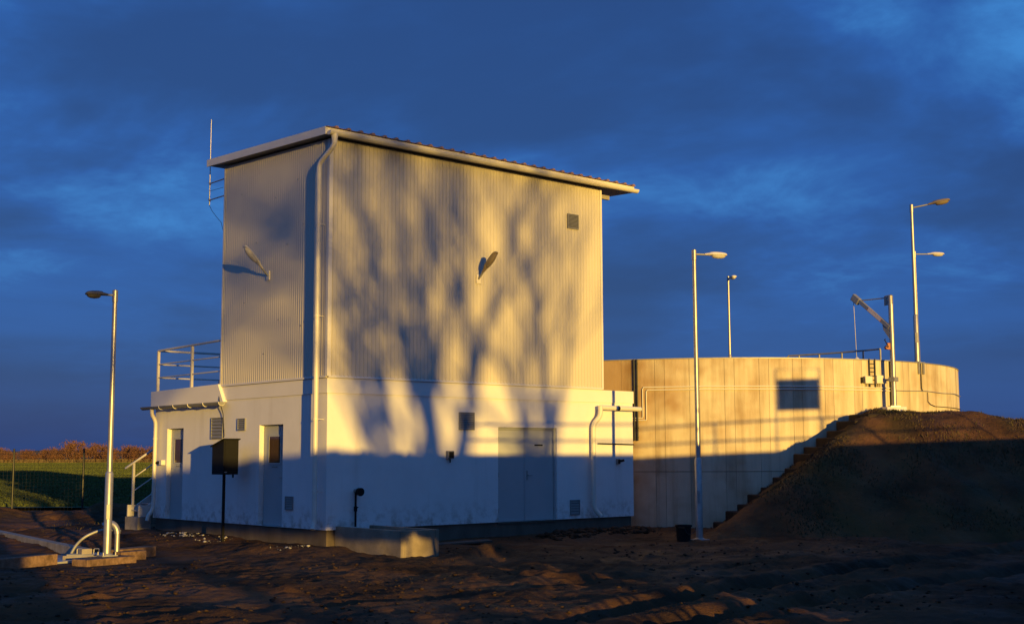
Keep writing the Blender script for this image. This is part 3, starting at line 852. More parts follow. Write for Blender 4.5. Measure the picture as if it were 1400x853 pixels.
lever(d1, (5.47, 0.067, 1.03), (1, 0, 0), (0, -1, 0))
MB().box(5.70, 5.95, 0.058, 0.0675, 1.70, 1.735).build('door_plate', 'black', d1)
for x in (4.60, 6.287):
    for z in (0.25, 1.05, 1.85):
        MB().tube([(x, 0.056, z - 0.05), (x, 0.056, z + 0.05)], 0.012, 8).build('hinge', 'galv_dull', d1)
for (y0, y1, z0, z1) in DOOR_L:
    d = MB().box(0.13, 0.19, y0, y1, 0.0, z1).build('door', 'frame', B)
    MB().box(0.104, 0.129, y0 + 0.03, y1 - 0.03, 0.01, z1 - 0.03).build('door_leaf', 'door', d, bevel=0.004)
    ym = (y0 + y1) / 2; w_ = (y1 - y0) * 0.235
    g = MB().box(0.096, 0.1035, ym - w_, ym + w_, 1.34, 1.90).build('window_pane', 'pane', d)
    fr = MB()
    for a in ((ym - w_ - 0.035, ym - w_, 1.305, 1.935), (ym + w_, ym + w_ + 0.035, 1.305, 1.935), (ym - w_, ym + w_, 1.305, 1.34), (ym - w_, ym + w_, 1.90, 1.935)):
        fr.box(0.090, 0.1038, *a)
    fr.build('window_frame', 'door', d)
    MB().box(0.094, 0.1036, ym - 0.11, ym + 0.11, 1.24, 1.265).build('door_plate', 'louvre', d)
    lever(d, (0.1035, y0 + 0.09, 1.03), (0, 1, 0), (-1, 0, 0))
    MB().box(0.085, 0.1036, y0 + 0.035, y0 + 0.06, 0.28, 0.38).build('hinge', 'galv_dull', d)

# louvred vents
def vent(ax, u0, u1, z0, z1, ns, name='vent', mat='louvre', depth=0.03, back='hole', fw=0.02):
    """ax 'x': on the right wall, 'y': on the left wall; off = outward distance of the wall skin"""
    off = -0.034 if z0 > 3.2 else 0.0
    if ax == 'x':
        bx_ = lambda a, b, o0, o1, c, d_: (a, b, off - o1, off - o0, c, d_)
    else:
        bx_ = lambda a, b, o0, o1, c, d_: (off - o1, off - o0, a, b, c, d_)
    fr = MB()
    for a in ((u0, u0 + fw, z0, z1), (u1 - fw, u1, z0, z1), (u0 + fw, u1 - fw, z0, z0 + fw), (u0 + fw, u1 - fw, z1 - fw, z1)):
        fr.box(*bx_(a[0], a[1], 0.0, depth, a[2], a[3]))
    v_ = MB().box(*bx_(u0 + fw, u1 - fw, 0.001, 0.005, z0 + fw, z1 - fw)).build(name, back, B)
    fr.build('frame', mat, v_)
    h_ = (z1 - z0 - 2 * fw) / ns
    for i in range(ns):
        zz = z0 + fw + i * h_
        m = MB()
        q0, q1 = depth * 0.9, depth * 0.25
        pts = []
        for (o_, z_) in ((q0, zz + 0.1 * h_), (q0, zz + 0.22 * h_), (q1, zz + 0.98 * h_), (q1, zz + 0.86 * h_)):
            pts.append((u0 + fw, off - o_, z_) if ax == 'x' else (off - o_, u0 + fw, z_))
        m.prism(pts, (u1 - u0 - 2 * fw, 0, 0) if ax == 'x' else (0, u1 - u0 - 2 * fw, 0))
        m.build('slat', mat, v_)
    return v_
vent('x', 3.403, 3.839, 2.04, 2.43, 9)
vent('x', 6.75, 7.06, 0.09, 0.44, 5)
vent('x', 6.707, 7.069, 6.90, 7.26, 10)
vent('y', 4.301, 4.843, 1.875, 2.365, 6)
vent('y', 3.279, 3.616, 2.05, 2.32, 5)
vent('y', 1.236, 1.535, 0.365, 0.647, 5)

# lightning rod on the rear corner
rod = MB().tube([(0.0, 5.22, 7.40), (0.0, 5.22, 8.3), (0.0, 5.22, 9.48)], [0.013, 0.012, 0.008], 8).build('lightning_rod', 'galv', B)
for z in (7.92, 7.52):
    MB().tube([(0.0, CY, z), (0.0, 5.24, z)], 0.014, 6).tube([(0.0, 5.20, z - 0.03), (0.0, 5.24, z + 0.03)], 0.024, 8).build('bracket', 'galv_dull', rod)
MB().tube([(0, 5.22, 7.40), (0, 5.1, 7.26), (0, 4.9, 7.1), (0, 4.62, 6.9), (0, 4.47, 6.6), (0, 4.46, 3.1)], 0.006, 5).build('earth_wire', 'wire', rod)
MB().tube([(0, CY, 7.72), (0, 5.22, 7.74)], 0.005, 5).build('earth_wire', 'wire', rod)
# loose black cable from the clad corner past the gutter
MB().tube([(-0.03, 4.50, 3.2), (-0.05, 4.46, 3.0), (-0.12, 4.30, 2.75), (-0.06, 4.22, 2.45), (-0.02, 4.22, 1.95), (-0.03, 4.23, 1.90)], 0.009, 6).build('cable', 'black', B)

# roof-terrace railing
rail = MB().tube([(0.02, 7.73, 4.10), (0.02, 4.46, 4.14)], 0.028, 10).build('railing', 'railpaint', B)
for z in (3.76, 3.43):
    MB().tube([(0.02, 7.73, z), (0.02, 4.46, z)], 0.017, 8).build('rail', 'railpaint', rail)
for z, r_ in ((4.10, 0.028), (3.76, 0.019), (3.43, 0.019)):
    MB().tube([(0.02, 7.73, z), (6.3, 7.73, z)], r_, 8).build('rail', 'railpaint', rail)
for x, y in ((0.02, 7.73), (0.02, 5.94), (1.9, 7.73), (3.8, 7.73), (5.7, 7.73)):
    MB().box(x - 0.03, x + 0.03, y - 0.03, y + 0.03, 2.96, 4.09).build('post', 'railpaint', rail)

# small fittings
def wall_box(name, x, z, w_, h_, d_):
    b_ = MB().box(x - w_ / 2, x + w_ / 2, -d_, -0.001, z - h_ / 2, z + h_ / 2).build(name, 'louvre', B, bevel=0.008)
    MB().box(x - w_ * 0.36, x + w_ * 0.36, -d_ - 0.02, -d_ - 0.0005, z - h_ * 0.38, z + h_ * 0.38).build('cover', 'black', b_, bevel=0.006)
    return b_
s_ = wall_box('socket_box', 3.13, 1.50, 0.17, 0.17, 0.09)
MB().tube([(3.13, -0.05, 1.41), (3.13, -0.05, 1.33)], 0.016, 6).build('cable_gland', 'black', s_)
s_ = wall_box('socket_box', 8.36, 1.33, 0.10, 0.13, 0.06)
MB().tube([(8.40, -0.07, 1.34), (8.46, -0.14, 1.36)], 0.03, 8).build('plug', 'black', s_)
s_ = MB().box(-0.10, -0.001, 7.18, 7.30, 1.28, 1.40).build('socket_box', 'trim', B, bevel=0.006)
MB().tube([(-0.06, 7.30, 1.34), (-0.09, 7.46, 1.33)], 0.035, 8).build('plug', 'black', s_)
# hydrant-like hose stub with riser
s_ = MB().tube([(0.70, -0.001, 0.77), (0.70, -0.10, 0.77), (0.70, -0.16, 0.76)], [0.045, 0.05, 0.05], 12).build('hose_stub', 'louvre', B, smooth=True)
MB().tube([(0.70, -0.12, 0.76), (0.70, -0.21, 0.75)], [0.075, 0.085], 14).build('stub_cap', 'black', s_, smooth=True)
MB().tube([(0.66, -0.08, 0.74), (0.66, -0.08, 0.05)], 0.022, 8).tube([(0.66, -0.08, 0.46), (0.66, -0.08, 0.36)], 0.036, 8).tube([(0.66, -0.08, 0.44), (0.70, -0.12, 0.44)], 0.012, 6).build('riser_pipe', 'rubber', s_)

# external stair at the far end of the annex
st = thing('metal_stair', 'light painted metal stair with handrail at the far end of the white building', 'stair', (-0.2, 8.1, -0.4))
for y in (7.80, 8.42):
    MB().prism([(-0.36, y, 0.02), (-0.12, y, 0.02), (1.24, y, 0.98), (1.24, y, 1.22), (-0.12, y, 0.30), (-0.36, y, 0.30)], (0, 0.04, 0)).build('stringer', 'railpaint', st)
for i in range(6):
    MB().box(-0.26 + i * 0.25, 0.0 + i * 0.25, 7.845, 8.415, 0.145 + i * 0.17, 0.175 + i * 0.17).build('tread', 'galv_dull', st)
MB().box(-0.38, -0.04, 7.785, 8.50, -0.7, 0.012).build('foot_block', 'conc_kerb', st)
y = 8.44
MB().tube([(-0.45, y, 1.19), (1.3, y, 2.32)], 0.027, 8).build('handrail', 'railpaint', st)
MB().box(-0.25, -0.195, y - 0.025, y + 0.025, 0.03, 1.34).build('post', 'railpaint', st)
for dz in (0.36, 0.70):
    MB().tube([(-0.22, y, 1.33 - dz), (1.3, y, 2.32 - dz)], 0.016, 6).build('knee_rail', 'railpaint', st)

# wall lamps
def luminaire(root, p, dirv, L=0.60, W=0.11, arm=0.35, mat='lamphouse', upv=(0, 0, 1), arm_r=0.022, glass='lampglass'):
    """street-light head: arm from p along dirv, then a tapered housing with a bowl below"""
    p, dv = Vector(p), Vector(dirv).normalized()
    side = dv.cross(Vector(upv)).normalized(); upn = side.cross(dv)
    MB().tube([p, p + dv * (arm + 0.05)], arm_r, 10).build('arm', 'galv_dull', root, smooth=True)
    q = p + dv * arm
    def ring(t, w, hu, hd, n=14):
        c = q + dv * (L * t)
        return [c + side * (w * math.cos(a)) + upn * ((hu if math.sin(a) > 0 else hd) * math.sin(a)) for a in [2 * math.pi * k / n for k in range(n)]]
    prof = [(0, .36, .34, .30), (.08, .46, .44, .34), (.20, .58, .60, .36), (.28, .90, .86, .36), (.45, 1.0, .96, .36), (.72, 1.0, .90, .38), (.90, .92, .72, .36), (.97, .76, .50, .28), (1.0, .50, .28, .18)]
    h_ = MB().loft([ring(t, W * a, W * b * 0.75, W * c * 0.6) for t, a, b, c in prof]).build('lamp_housing', mat, root, smooth=True)
    prof = [(.34, .55, -.10, .40), (.40, .80, -.10, .62), (.6, .86, -.10, .74), (.8, .78, -.10, .66), (.92, .45, -.10, .40)]
    def ring2(t, w, hd, n=12):
        c = q + dv * (L * t) - upn * (W * 0.10)
        return [c + side * (w * math.cos(a)) - upn * (max(0.0, -math.sin(a)) * hd) for a in [2 * math.pi * k / n for k in range(n)]]
    MB().loft([ring2(t, W * a, W * c) for t, a, b, c in prof]).build('lamp_bowl', glass, root, smooth=True)
    return h_
wl1 = thing('wall_lamp', 'sunlit upturned lamp head on the left ribbed wall casting a long shadow', 'lamp', (0, 2.36, 5.40), 'lamp heads on the building')
MB().box(-0.055, -0.034, 2.30, 2.42, 5.30, 5.50).build('wall_plate', 'lamphouse', wl1)
luminaire(wl1, (-0.05, 2.36, 5.40), (-0.60, 0.0, 0.60), L=0.64, W=0.088, arm=0.20)
wl2 = thing('wall_lamp', 'upturned lamp head, shade put into its brown colour, on the right ribbed wall among the tree shadows', 'lamp', (3.93, 0, 5.42), 'lamp heads on the building')
MB().box(3.87, 3.99, -0.055, -0.034, 5.32, 5.52).build('wall_plate', 'lamphouse', wl2)
luminaire(wl2, (3.93, -0.05, 5.42), (0.0, -0.60, 0.52), L=0.62, W=0.088, arm=0.20, mat='lampbrown_shaded', glass='lampbrown_shaded')

# ------------------------------------------------------------------ concrete trough against the right wall
x0, x1, y0, y1, zt = 0.24, 1.15, -2.22, -0.0, 0.07
tr = thing('concrete_trough', 'low open concrete trough standing against the right wall by the corner', 'trough', (0.7, -1.1, -0.4))
tw = 0.09
MB().box(x0, x0 + tw, y0, 0.045, -0.75, zt).build('side_wall', 'trough', tr, bevel=0.008)
MB().box(x1 - tw, x1, y0, 0.045, -0.75, zt - 0.004).build('side_wall', 'trough', tr, bevel=0.008)
MB().box(x0 + tw + 0.001, x1 - tw - 0.001, y0 + 0.002, y0 + tw, -0.75, zt - 0.002).build('end_wall', 'trough', tr, bevel=0.008)
MB().box(x0 + tw, x1 - tw, y0 + tw, 0.04, -0.75, -0.22).build('floor', 'conc_slab', tr)

# ------------------------------------------------------------------ cabinet on a post
cb = thing('post_cabinet', 'black box cabinet with sloping lid on a thin post before the left wall', 'cabinet', (-0.5, 3.3, -0.4))
MB().box(-0.525, -0.475, 3.27, 3.32, -0.6, 1.10).build('post', 'black', cb)
bx0, bx1, by0, by1 = -0.66, -0.30, 3.04, 3.56
MB().prism([(bx0, by0, 1.09), (bx0, by1, 1.09), (bx0, by1, 1.69), (bx0, by0, 1.84)], (bx1 - bx0, 0, 0)).build('box', 'black', cb, bevel=0.006)
MB().prism([(bx0 - 0.03, by0 - 0.03, 1.847), (bx0 - 0.03, by1 + 0.04, 1.685), (bx0 - 0.03, by1 + 0.04, 1.705), (bx0 - 0.03, by0 - 0.03, 1.867)], (bx1 - bx0 + 0.06, 0, 0)).build('lid', 'black', cb)
MB().box(bx0 + 0.03, bx1 - 0.03, by0 - 0.012, by0 - 0.001, 1.13, 1.80).build('door', 'black', cb)
MB().box(-0.64, -0.58, by0 - 0.02, by0 - 0.0125, 1.13, 1.15).build('latch', 'galv_dull', cb)
MB().tube([(bx1 - 0.07, by0 + 0.1, 1.09), (bx1 - 0.07, by0 + 0.1, 1.02)], 0.02, 8).build('cable_gland', 'black', cb)

# ------------------------------------------------------------------ tank
TK = thing('concrete_tank', 'round sunlit concrete tank with panel joints behind the white building', 'tank', (TC.x, TC.y, -0.4))
def ring_piece(r0, r1, z0, z1, a0, a1, n=4, bow=0.0):
    m = MB(); v_ = []
    for i in range(n + 1):
        a = a0 + (a1 - a0) * i / n
        for r_, z in ((r1, z0), (r1, z1), (r0, z1), (r0, z0)):
            v_.append((r_ * math.cos(a), r_ * math.sin(a), z))
    f_ = []
    for i in range(n):
        b_ = 4 * i
        for k in range(4):
            f_.append((b_ + k, b_ + (k + 1) % 4, b_ + 4 + (k + 1) % 4, b_ + 4 + k))
    f_ += [(0, 1, 2, 3), tuple(4 * n + k for k in range(4))]
    return m.add(v_, f_)
core = ring_piece(TR - 0.30, TR - 0.018, -1.0, TZ - 0.03, 0, 2 * math.pi, 160)
core.v = [(x + TC.x, y + TC.y, z) for x, y, z in core.v]
core = core.build('core_wall', 'tank_core', TK)
NP = 55; per = 2 * math.pi / NP; g = 0.00055
ZJ = 1.05
kinds = [('wall_panel', 'tank', 0.0, per * 0.715, -1.0, ZJ - 0.008), ('wall_panel', 'tank', 0.0, per * 0.715, ZJ + 0.008, TZ),
         ('wall_panel', 'tank_strip', per * 0.715, per, -1.0, ZJ - 0.008), ('wall_panel', 'tank_strip', per * 0.715, per, ZJ + 0.008, TZ)]
random.seed(6)
meshes = [ring_piece(TR - 0.30, TR, z0, z1, a0 + g, a1 - g, 3).mesh('wall_panel', M[mt]) for (nm, mt, a0, a1, z0, z1) in kinds]
PH0 = R(-145.6)
for i in range(NP):
    for kk, me in enumerate(meshes):
        o = bpy.data.objects.new('wall_panel', me); COL.objects.link(o)
        o.parent = core
        sc = 1 + random.uniform(-0.00025, 0.00025)
        o.matrix_basis = Matrix.Translation((TC.x, TC.y, 0)) @ Matrix.Rotation(PH0 + i * per, 4, 'Z') @ Matrix.Diagonal((sc, sc, 1, 1))
def tp(deg, r_, z):
    return Vector((TC.x + r_ * math.cos(R(deg)), TC.y + r_ * math.sin(R(deg)), z))
rimm = ring_piece(TR - 0.33, TR + 0.02, TZ + 0.002, TZ + 0.028, R(-158), R(-50), 60)
rimm.v = [(x + TC.x, y + TC.y, z) for x, y, z in rimm.v]
rimm.build('edge_strip', 'galv_dull', TK)
# conduits along the wall
for dz, r0_ in ((0.0, 0.015), (-0.075, 0.015)):
    k0 = 0.0 if dz == 0 else 0.7
    pts = [tp(-152.2, TR + 0.022, 2.46 + dz * 0.8), tp(-149.9 + k0, TR + 0.022, 2.46 + dz * 0.8)]
    pts += [tp(-149.8 + k0, TR + 0.022, 2.50 + dz), tp(-149.8 + k0, TR + 0.022, 3.22 + dz), tp(-149.6 + k0, TR + 0.022, 3.27 + dz)]
    pts += [tp(a, TR + 0.022, 3.27 + dz) for a in np.arange(-148.5 + k0, -97.6, 1.5)]
    MB().tube(pts, r0_, 8).build('conduit', 'trim', TK, smooth=True)
MB().tube([tp(a, TR + 0.04, 3.22 - 0.012 * math.sin((a + 100) * 0.4)) for a in np.arange(-97.5, -60, 1.5)], 0.011, 6).build('cable', 'galv_dull', TK)
MB().tube([tp(-87.0, TR + 0.03, 3.2), tp(-87.0, TR + 0.03, 2.95), tp(-86, TR + 0.03, 2.87), tp(-84, TR + 0.03, 2.82)] + [tp(a, TR + 0.03, 2.82) for a in np.arange(-82, -60, 2)], 0.010, 6).build('cable', 'black', TK)
# dark cable tray at the left
for a in (-151.35, -150.75):
    MB().tube([tp(a, TR + 0.06, 4.02), tp(a, TR + 0.06, 1.86)], 0.02, 6).build('cable_tray', 'wire', TK)
for z in (3.9, 3.3, 2.7, 2.2, 1.95):
    MB().tube([tp(-151.5, TR + 0.05, z), tp(-150.6, TR + 0.05, z)], 0.016, 6).build('tray_clip', 'wire', TK)
# cable ladder and junction boxes
for a in (-104.6, -103.2):
    MB().tube([tp(a, TR + 0.04, 4.05), tp(a, TR + 0.04, 3.28)], 0.018, 6).build('cable_ladder', 'wire', TK)
for z in np.arange(3.36, 4.0, 0.11):
    MB().tube([tp(-104.6, TR + 0.04, z), tp(-103.2, TR + 0.04, z)], 0.010, 5).build('ladder_rung', 'wire', TK)
def wallbox(a, z, w_, h_, name='junction_box', mat='lamphouse', d_=0.10, par=None):
    c = tp(a, TR + d_ / 2 + 0.005, z); rad = (c - tp(a, 0, z)).normalized(); tan = Vector((-rad.y, rad.x, 0))
    return MB().obox(c, tan * w_ / 2, Vector((0, 0, h_ / 2)), rad * d_ / 2).build(name, mat, par or TK, bevel=0.008)
wallbox(-105.2, 3.47, 0.24, 0.20)
jb = wallbox(-102.4, 3.49, 0.24, 0.22)
wallbox(-106.5, 3.46, 0.05, 0.16, 'cable_gland', 'wire')
for a in (-105.6, -104.9, -102.8, -102.2):
    MB().tube([tp(a, TR + 0.05, 3.38), tp(a, TR + 0.05, 3.29)], 0.012, 5).build('cable_gland', 'black', TK)
# dark conduit behind the crane post
MB().tube([tp(-99.0, TR + 0.04, 4.0), tp(-99.0, TR + 0.04, 2.72)], 0.045, 8).build('conduit', 'wire', TK)
# rim brackets of the lamp posts
for a in (-90.0, -88.3):
    c = tp(a, TR + 0.03, 3.86)
    MB().box(c.x - 0.03, c.x + 0.03, c.y - 0.02, c.y + 0.02, 3.70, 4.03).build('bracket', 'galv_dull', TK)
MB().tube([tp(-89.3, TR + 0.03, 4.0), tp(-89.3, TR + 0.03, 3.3), tp(-88.9, TR + 0.035, 3.22)], 0.014, 6).build('cable', 'black', TK)
# guard rail on the far rim (only its top shows)
gr = MB().tube([tp(a, TR - 0.15, 5.20 if a < 16 else 5.02) for a in np.arange(-14, 32, 1)], 0.032, 8).build('guard_rail', 'galv_dull', TK)
MB().tube([tp(a, TR - 0.15, 4.55) for a in np.arange(-14, 32, 2)], 0.024, 8).build('rail', 'galv_dull', gr)
for a in (-14, -8, -1, 6, 12, 21, 30):
    MB().tube([tp(a, TR - 0.15, TZ), tp(a, TR - 0.15, 5.18 if a < 16 else 5.0)], 0.034, 8).build('post', 'galv_dull', gr)
for a in range(35, 200, 9):
    MB().tube([tp(a, TR - 0.15, TZ), tp(a, TR - 0.15, 4.75)], 0.024, 8).build('post', 'galv_dull', gr)
MB().tube([tp(a, TR - 0.15, 4.75) for a in range(35, 200, 3)], 0.024, 8).build('rail', 'galv_dull', gr)

# ------------------------------------------------------------------ steps up the mound
def mound_pt(l, d):
    return cw(l, d, float(mound_z(np.array(l), np.array(d))))
stp = thing('mound_steps', 'flight of dark rough concrete steps climbing the mound beside the round tank', 'steps', cw(5.4, 32.4, -0.4))
NS = 14
pA, pB = np.array((5.15, 32.45, -0.30)), np.array((9.2, 33.45, 2.50))
random.seed(3)
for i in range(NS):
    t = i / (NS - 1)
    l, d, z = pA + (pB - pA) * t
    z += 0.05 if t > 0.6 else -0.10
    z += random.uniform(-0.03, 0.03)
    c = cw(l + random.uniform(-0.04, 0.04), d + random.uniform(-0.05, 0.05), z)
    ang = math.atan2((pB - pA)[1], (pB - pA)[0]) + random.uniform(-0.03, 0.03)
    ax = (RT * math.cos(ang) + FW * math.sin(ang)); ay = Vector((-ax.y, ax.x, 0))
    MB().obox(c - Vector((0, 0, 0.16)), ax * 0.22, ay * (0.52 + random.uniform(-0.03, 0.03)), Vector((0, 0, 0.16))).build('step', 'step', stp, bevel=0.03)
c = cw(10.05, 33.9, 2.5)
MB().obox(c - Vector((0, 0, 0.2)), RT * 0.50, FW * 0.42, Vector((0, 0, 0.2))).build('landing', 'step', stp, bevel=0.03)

# ------------------------------------------------------------------ davit crane
P0 = Vector((16.03, -2.87, 2.62))
CR = thing('davit_crane', 'galvanised davit crane with raised jib and hanging cable beside the tank', 'crane', P0)
MB().obox(P0 + Vector((0, 0, 0.05)), RT * 0.26, FW * 0.22, Vector((0, 0, 0.07))).build('base_block', 'plaster', CR, bevel=0.01)
MB().obox(P0 + Vector((0, 0, 0.135)), RT * 0.13, FW * 0.13, Vector((0, 0, 0.014))).build('base_plate', 'galv', CR)
MB().tube([P0 + Vector((0, 0, 0.12)), P0 + Vector((0, 0, 3.12))], 0.068, 16).build('post', 'galv', CR, smooth=True)
top = P0 + Vector((0, 0, 3.12))
ja, jt = P0 + Vector((-0.03, 0.04, 2.26)), Vector((16.16, -1.66, 5.83))
jd = (jt - ja).normalized(); js = jd.cross(Vector((0, 0, 1))).normalized(); ju = js.cross(jd)
MB().obox((ja + jt) / 2, jd * (jt - ja).length / 2, js * 0.04, ju * 0.055).build('jib', 'galv_dull', CR, bevel=0.008)
MB().obox(jt - jd * 0.08 - ju * 0.03, jd * 0.14, js * 0.06, ju * 0.10).build('jib_head', 'galv_dull', CR, bevel=0.02)
MB().obox(ja + jd * 0.62, jd * 0.27, js * 0.043, ju * 0.042).build('sticker', 'sticker', CR)
MB().obox(ja + jd * 0.62, jd * 0.285, js * 0.0418, ju * 0.048).build('sticker_edge', 'sticker_red', CR)
MB().prism([ja + js * 0.03 + Vector((0, 0, -0.30)), ja + js * 0.03 + Vector((0, 0, 0.10)), ja + jd * 0.30 + js * 0.03 - ju * 0.0, ja + jd * 0.12 + js * 0.03 - ju * 0.16], -js * 0.06).build('knee_plate', 'galv_dull', CR)
te_ = ja + jd * (jt - ja).length * 0.83
MB().tube([top - Vector((0, 0, 0.05)), te_ + ju * 0.05], 0.017, 8).build('tie_rod', 'galv_dull', CR)
MB().obox(top + Vector((-0.03, 0.06, -0.12)), jd.cross(js).normalized() * 0.02, (te_ - top).normalized() * 0.12, Vector((0, 0, 0.12))).build('tie_plate', 'galv_dull', CR)
MB().tube([jt - jd * 0.02 - ju * 0.10, Vector((jt.x - 0.0, jt.y, 4.12))], 0.0085, 6).build('cable', 'galv_dull', CR)
MB().lathe((jt.x, jt.y, 3.96), [(0.0, 0.2), (0.03, 0.19), (0.085, 0.14), (0.085, 0.02), (0.05, -0.04), (0.0, -0.05)], 12).build('hook_block', 'trim', CR, smooth=True)
wp = P0 + Vector((0, 0, 1.72)) - RT * 0.14
wn_ = MB().tube([wp - FW * 0.08, wp + FW * 0.08], 0.055, 14).build('winch', 'orange', CR, smooth=True)
MB().obox(wp + RT * 0.04 + Vector((0, 0, 0.03)), RT * 0.04, FW * 0.05, Vector((0, 0, 0.09))).build('winch_bracket', 'orange', wn_, bevel=0.01)
MB().tube([wp - FW * 0.1, wp - FW * 0.13, wp - FW * 0.13 - RT * 0.10 + Vector((0, 0, 0.20)), wp - FW * 0.22 - RT * 0.10 + Vector((0, 0, 0.20))], 0.013, 6).build('crank_handle', 'black', wn_)
MB().tube([P0 + Vector((0, 0, 0.86)) - RT * 0.10 + FW * 0.30, P0 + Vector((0, 0, 0.86))], 0.03, 8).box(P0.x - 0.10, P0.x + 0.10, P0.y - 0.09, P0.y + 0.09, P0.z + 0.80, P0.z + 0.92).build('wall_clamp', 'galv_dull', CR)

# ------------------------------------------------------------------ lamp posts
def lamp_post(label, base, H, step, head, L=0.55, W=0.12, arm=0.35, mat='lamphouse', r0=0.075, r1=0.052, glass='lampglass', bolts=False):
    t = thing('lamp_post', label, 'lamp post', base, 'lamp posts around the plant')
    b_ = Vector(base)
    Z = lambda z: b_ + Vector((0, 0, z))
    MB().tube([Z(0.01), Z(step - 0.04), Z(step)], [r0, r0, r1 + 0.004], 16).build('pole_base', 'galv', t, smooth=True)
    MB().tube([Z(step - 0.01), Z(H)], [r1, r1 * 0.82], 16).build('pole', 'galv', t, smooth=True)
    MB().lathe(Z(H - 0.22), [(r1 * 0.9, 0), (r1 * 1.02, 0), (r1 * 1.02, 0.22), (r1 * 0.7, 0.235), (0, 0.24)], 16).build('cap', 'galv', t, smooth=True)
    MB().box(b_.x - 0.15, b_.x + 0.15, b_.y - 0.15, b_.y + 0.15, b_.z - 0.005, b_.z + 0.015).build('base_plate', 'galv_dull', t)
    if bolts:
        for sx in (-1, 1):
            for sy in (-1, 1):
                MB().tube([b_ + Vector((sx * .12, sy * .12, 0.0)), b_ + Vector((sx * .12, sy * .12, 0.07))], 0.013, 6).build('bolt', 'galv', t)
    # access hatch on the lower section, facing the camera
    hd = Vector((CAM.x - b_.x, CAM.y - b_.y, 0)).normalized(); hs = Vector((-hd.y, hd.x, 0))
    MB().obox(Z(step * 0.52) + hd * (r0 - 0.006), hs * 0.035, hd * 0.012, Vector((0, 0, 0.14))).build('access_hatch', 'galv_dull', t, bevel=0.006)
    MB().lathe(Z(0.016), [(r0 + 0.035, 0), (r0 + 0.03, 0.015), (r0 + 0.002, 0.03)], 16).build('foot_collar', 'galv_dull', t, smooth=True)
    luminaire(t, Z(H - 0.09), head, L, W, arm, mat, arm_r=0.022, glass=glass)
    return t
lamp_post('lone lamp post at the far left with lamp head coloured dark as shaded, turned left', (-3.94, 1.39, -0.37), 5.02, 1.57, -RT * 0.8 - FW * 0.55 + Vector((0, 0, -0.02)), L=0.42, W=0.10, arm=0.14, mat='lampdark_shaded', bolts=True, glass='lampdark_shaded')
lamp_post('tall lamp post standing on the ground before the tank with lit lamp head', (7.22, -3.56, -0.34), 6.32, 1.76, RT * 1.0 + FW * 0.12 + Vector((0, 0, -0.02)), L=0.50, W=0.10, arm=0.24)
lamp_post('tallest lamp post on the tank rim with brownish lamp head angled up', (17.90, -2.47, 4.03), 4.5, 1.36, RT * 0.97 - FW * 0.25 + Vector((0, 0, 0.17)), L=0.60, W=0.11, arm=0.46, mat='lampbrown_shaded', r0=0.072, glass='lampbrown_shaded')
lamp_post('lamp post on the far rim overlapping the tallest one with level pale head', (24.60, 1.56, 4.03), 4.35, 1.3, RT * 1.0 - FW * 0.1 + Vector((0, 0, -0.02)), L=0.56, W=0.10, arm=0.42, r0=0.06, r1=0.045)
lamp_post('thin lamp post on the far rim with short lamp head seen end on', (24.35, 9.50, 4.03), 4.33, 1.3, RT * 0.25 - FW * 1.0 + Vector((0, 0, 0.0)), L=0.45, W=0.11, arm=0.18, r0=0.07, r1=0.05)

# plastic tub by the lamp post
bk = thing('dark_tub', 'dark round tub standing beside the foot of the tall lamp post', 'tub', (6.66, -3.60, -0.4))
MB().lathe((6.66, -3.60, -0.42), [(0.0, 0.02), (0.14, 0.02), (0.165, 0.38), (0.18, 0.38), (0.18, 0.42), (0.16, 0.42), (0.13, 0.06), (0.0, 0.06)], 18).build('body', 'rubber', bk, smooth=True)
MB().tube([(6.66 - 0.17, -3.6, -0.05)] + [(6.66 + 0.17 * math.cos(t), -3.6 - 0.19, -0.05 - 0.14 * math.sin(t)) for t in np.linspace(math.pi, 0, 9)], 0.008, 5).build('handle', 'wire', bk)

# ------------------------------------------------------------------ slab with kerbs at the left
K, A_, B_ = Vector((-4.06, 1.95, 0)), Vector((-3.05, 9.8, 0)), Vector((-9.2, -0.1, 0))
structure(MB().prism([K + Vector((0, 0, -0.7)), A_ + Vector((0, 0, -0.7)), A_ + Vector((-6, 0, -0.7)), B_ + Vector((-1, 0, -0.7))], (0, 0, 0.24)).build('slab', 'conc_slab'))
def beam(p, q, w_, z0, z1, name, label, cat, mat='conc_kerb', group=None):
    p, q = Vector(p), Vector(q); dd = (q - p); L_ = dd.length; dd.normalize(); sd_ = Vector((-dd.y, dd.x, 0))
    c = (p + q) / 2
    o_ = MB().obox((c.x, c.y, (z0 + z1) / 2), dd * L_ / 2, sd_ * w_ / 2, Vector((0, 0, (z1 - z0) / 2))).build(name, mat, None, bevel=0.014)
    return tag(o_, label, cat, group)
dA = (A_ - K).normalized(); dB = (B_ - K).normalized()
beam(K + dA * 0.1, A_, 0.20, -0.72, -0.27, 'kerb_beam', 'long concrete kerb along the back of the slab, left foreground', 'kerb')
beam(K + dB * 0.85, B_, 0.20, -0.72, -0.30, 'kerb_beam', 'concrete kerb along the near edge of the slab, running out of the frame', 'kerb', 'brick')
beam(Vector((-4.66, 0.92, 0)), Vector((-3.55, 1.28, 0)), 0.42, -0.68, -0.375, 'footing_block', 'rough reddish footing block under the left lamp post', 'footing', 'brick')
beam(Vector((-3.62, 1.62, 0)), Vector((-3.05, 1.75, 0)), 0.22, -0.60, -0.33, 'kerb_block', 'short clay coloured kerb block just right of the left lamp post', 'kerb', 'brick')
beam(Vector((-3.60, 2.05, 0)), Vector((-2.52, 2.55, 0)), 0.30, -0.60, -0.31, 'kerb_block', 'longer kerb block behind the lamp post, pointing to the building', 'kerb', 'brick')
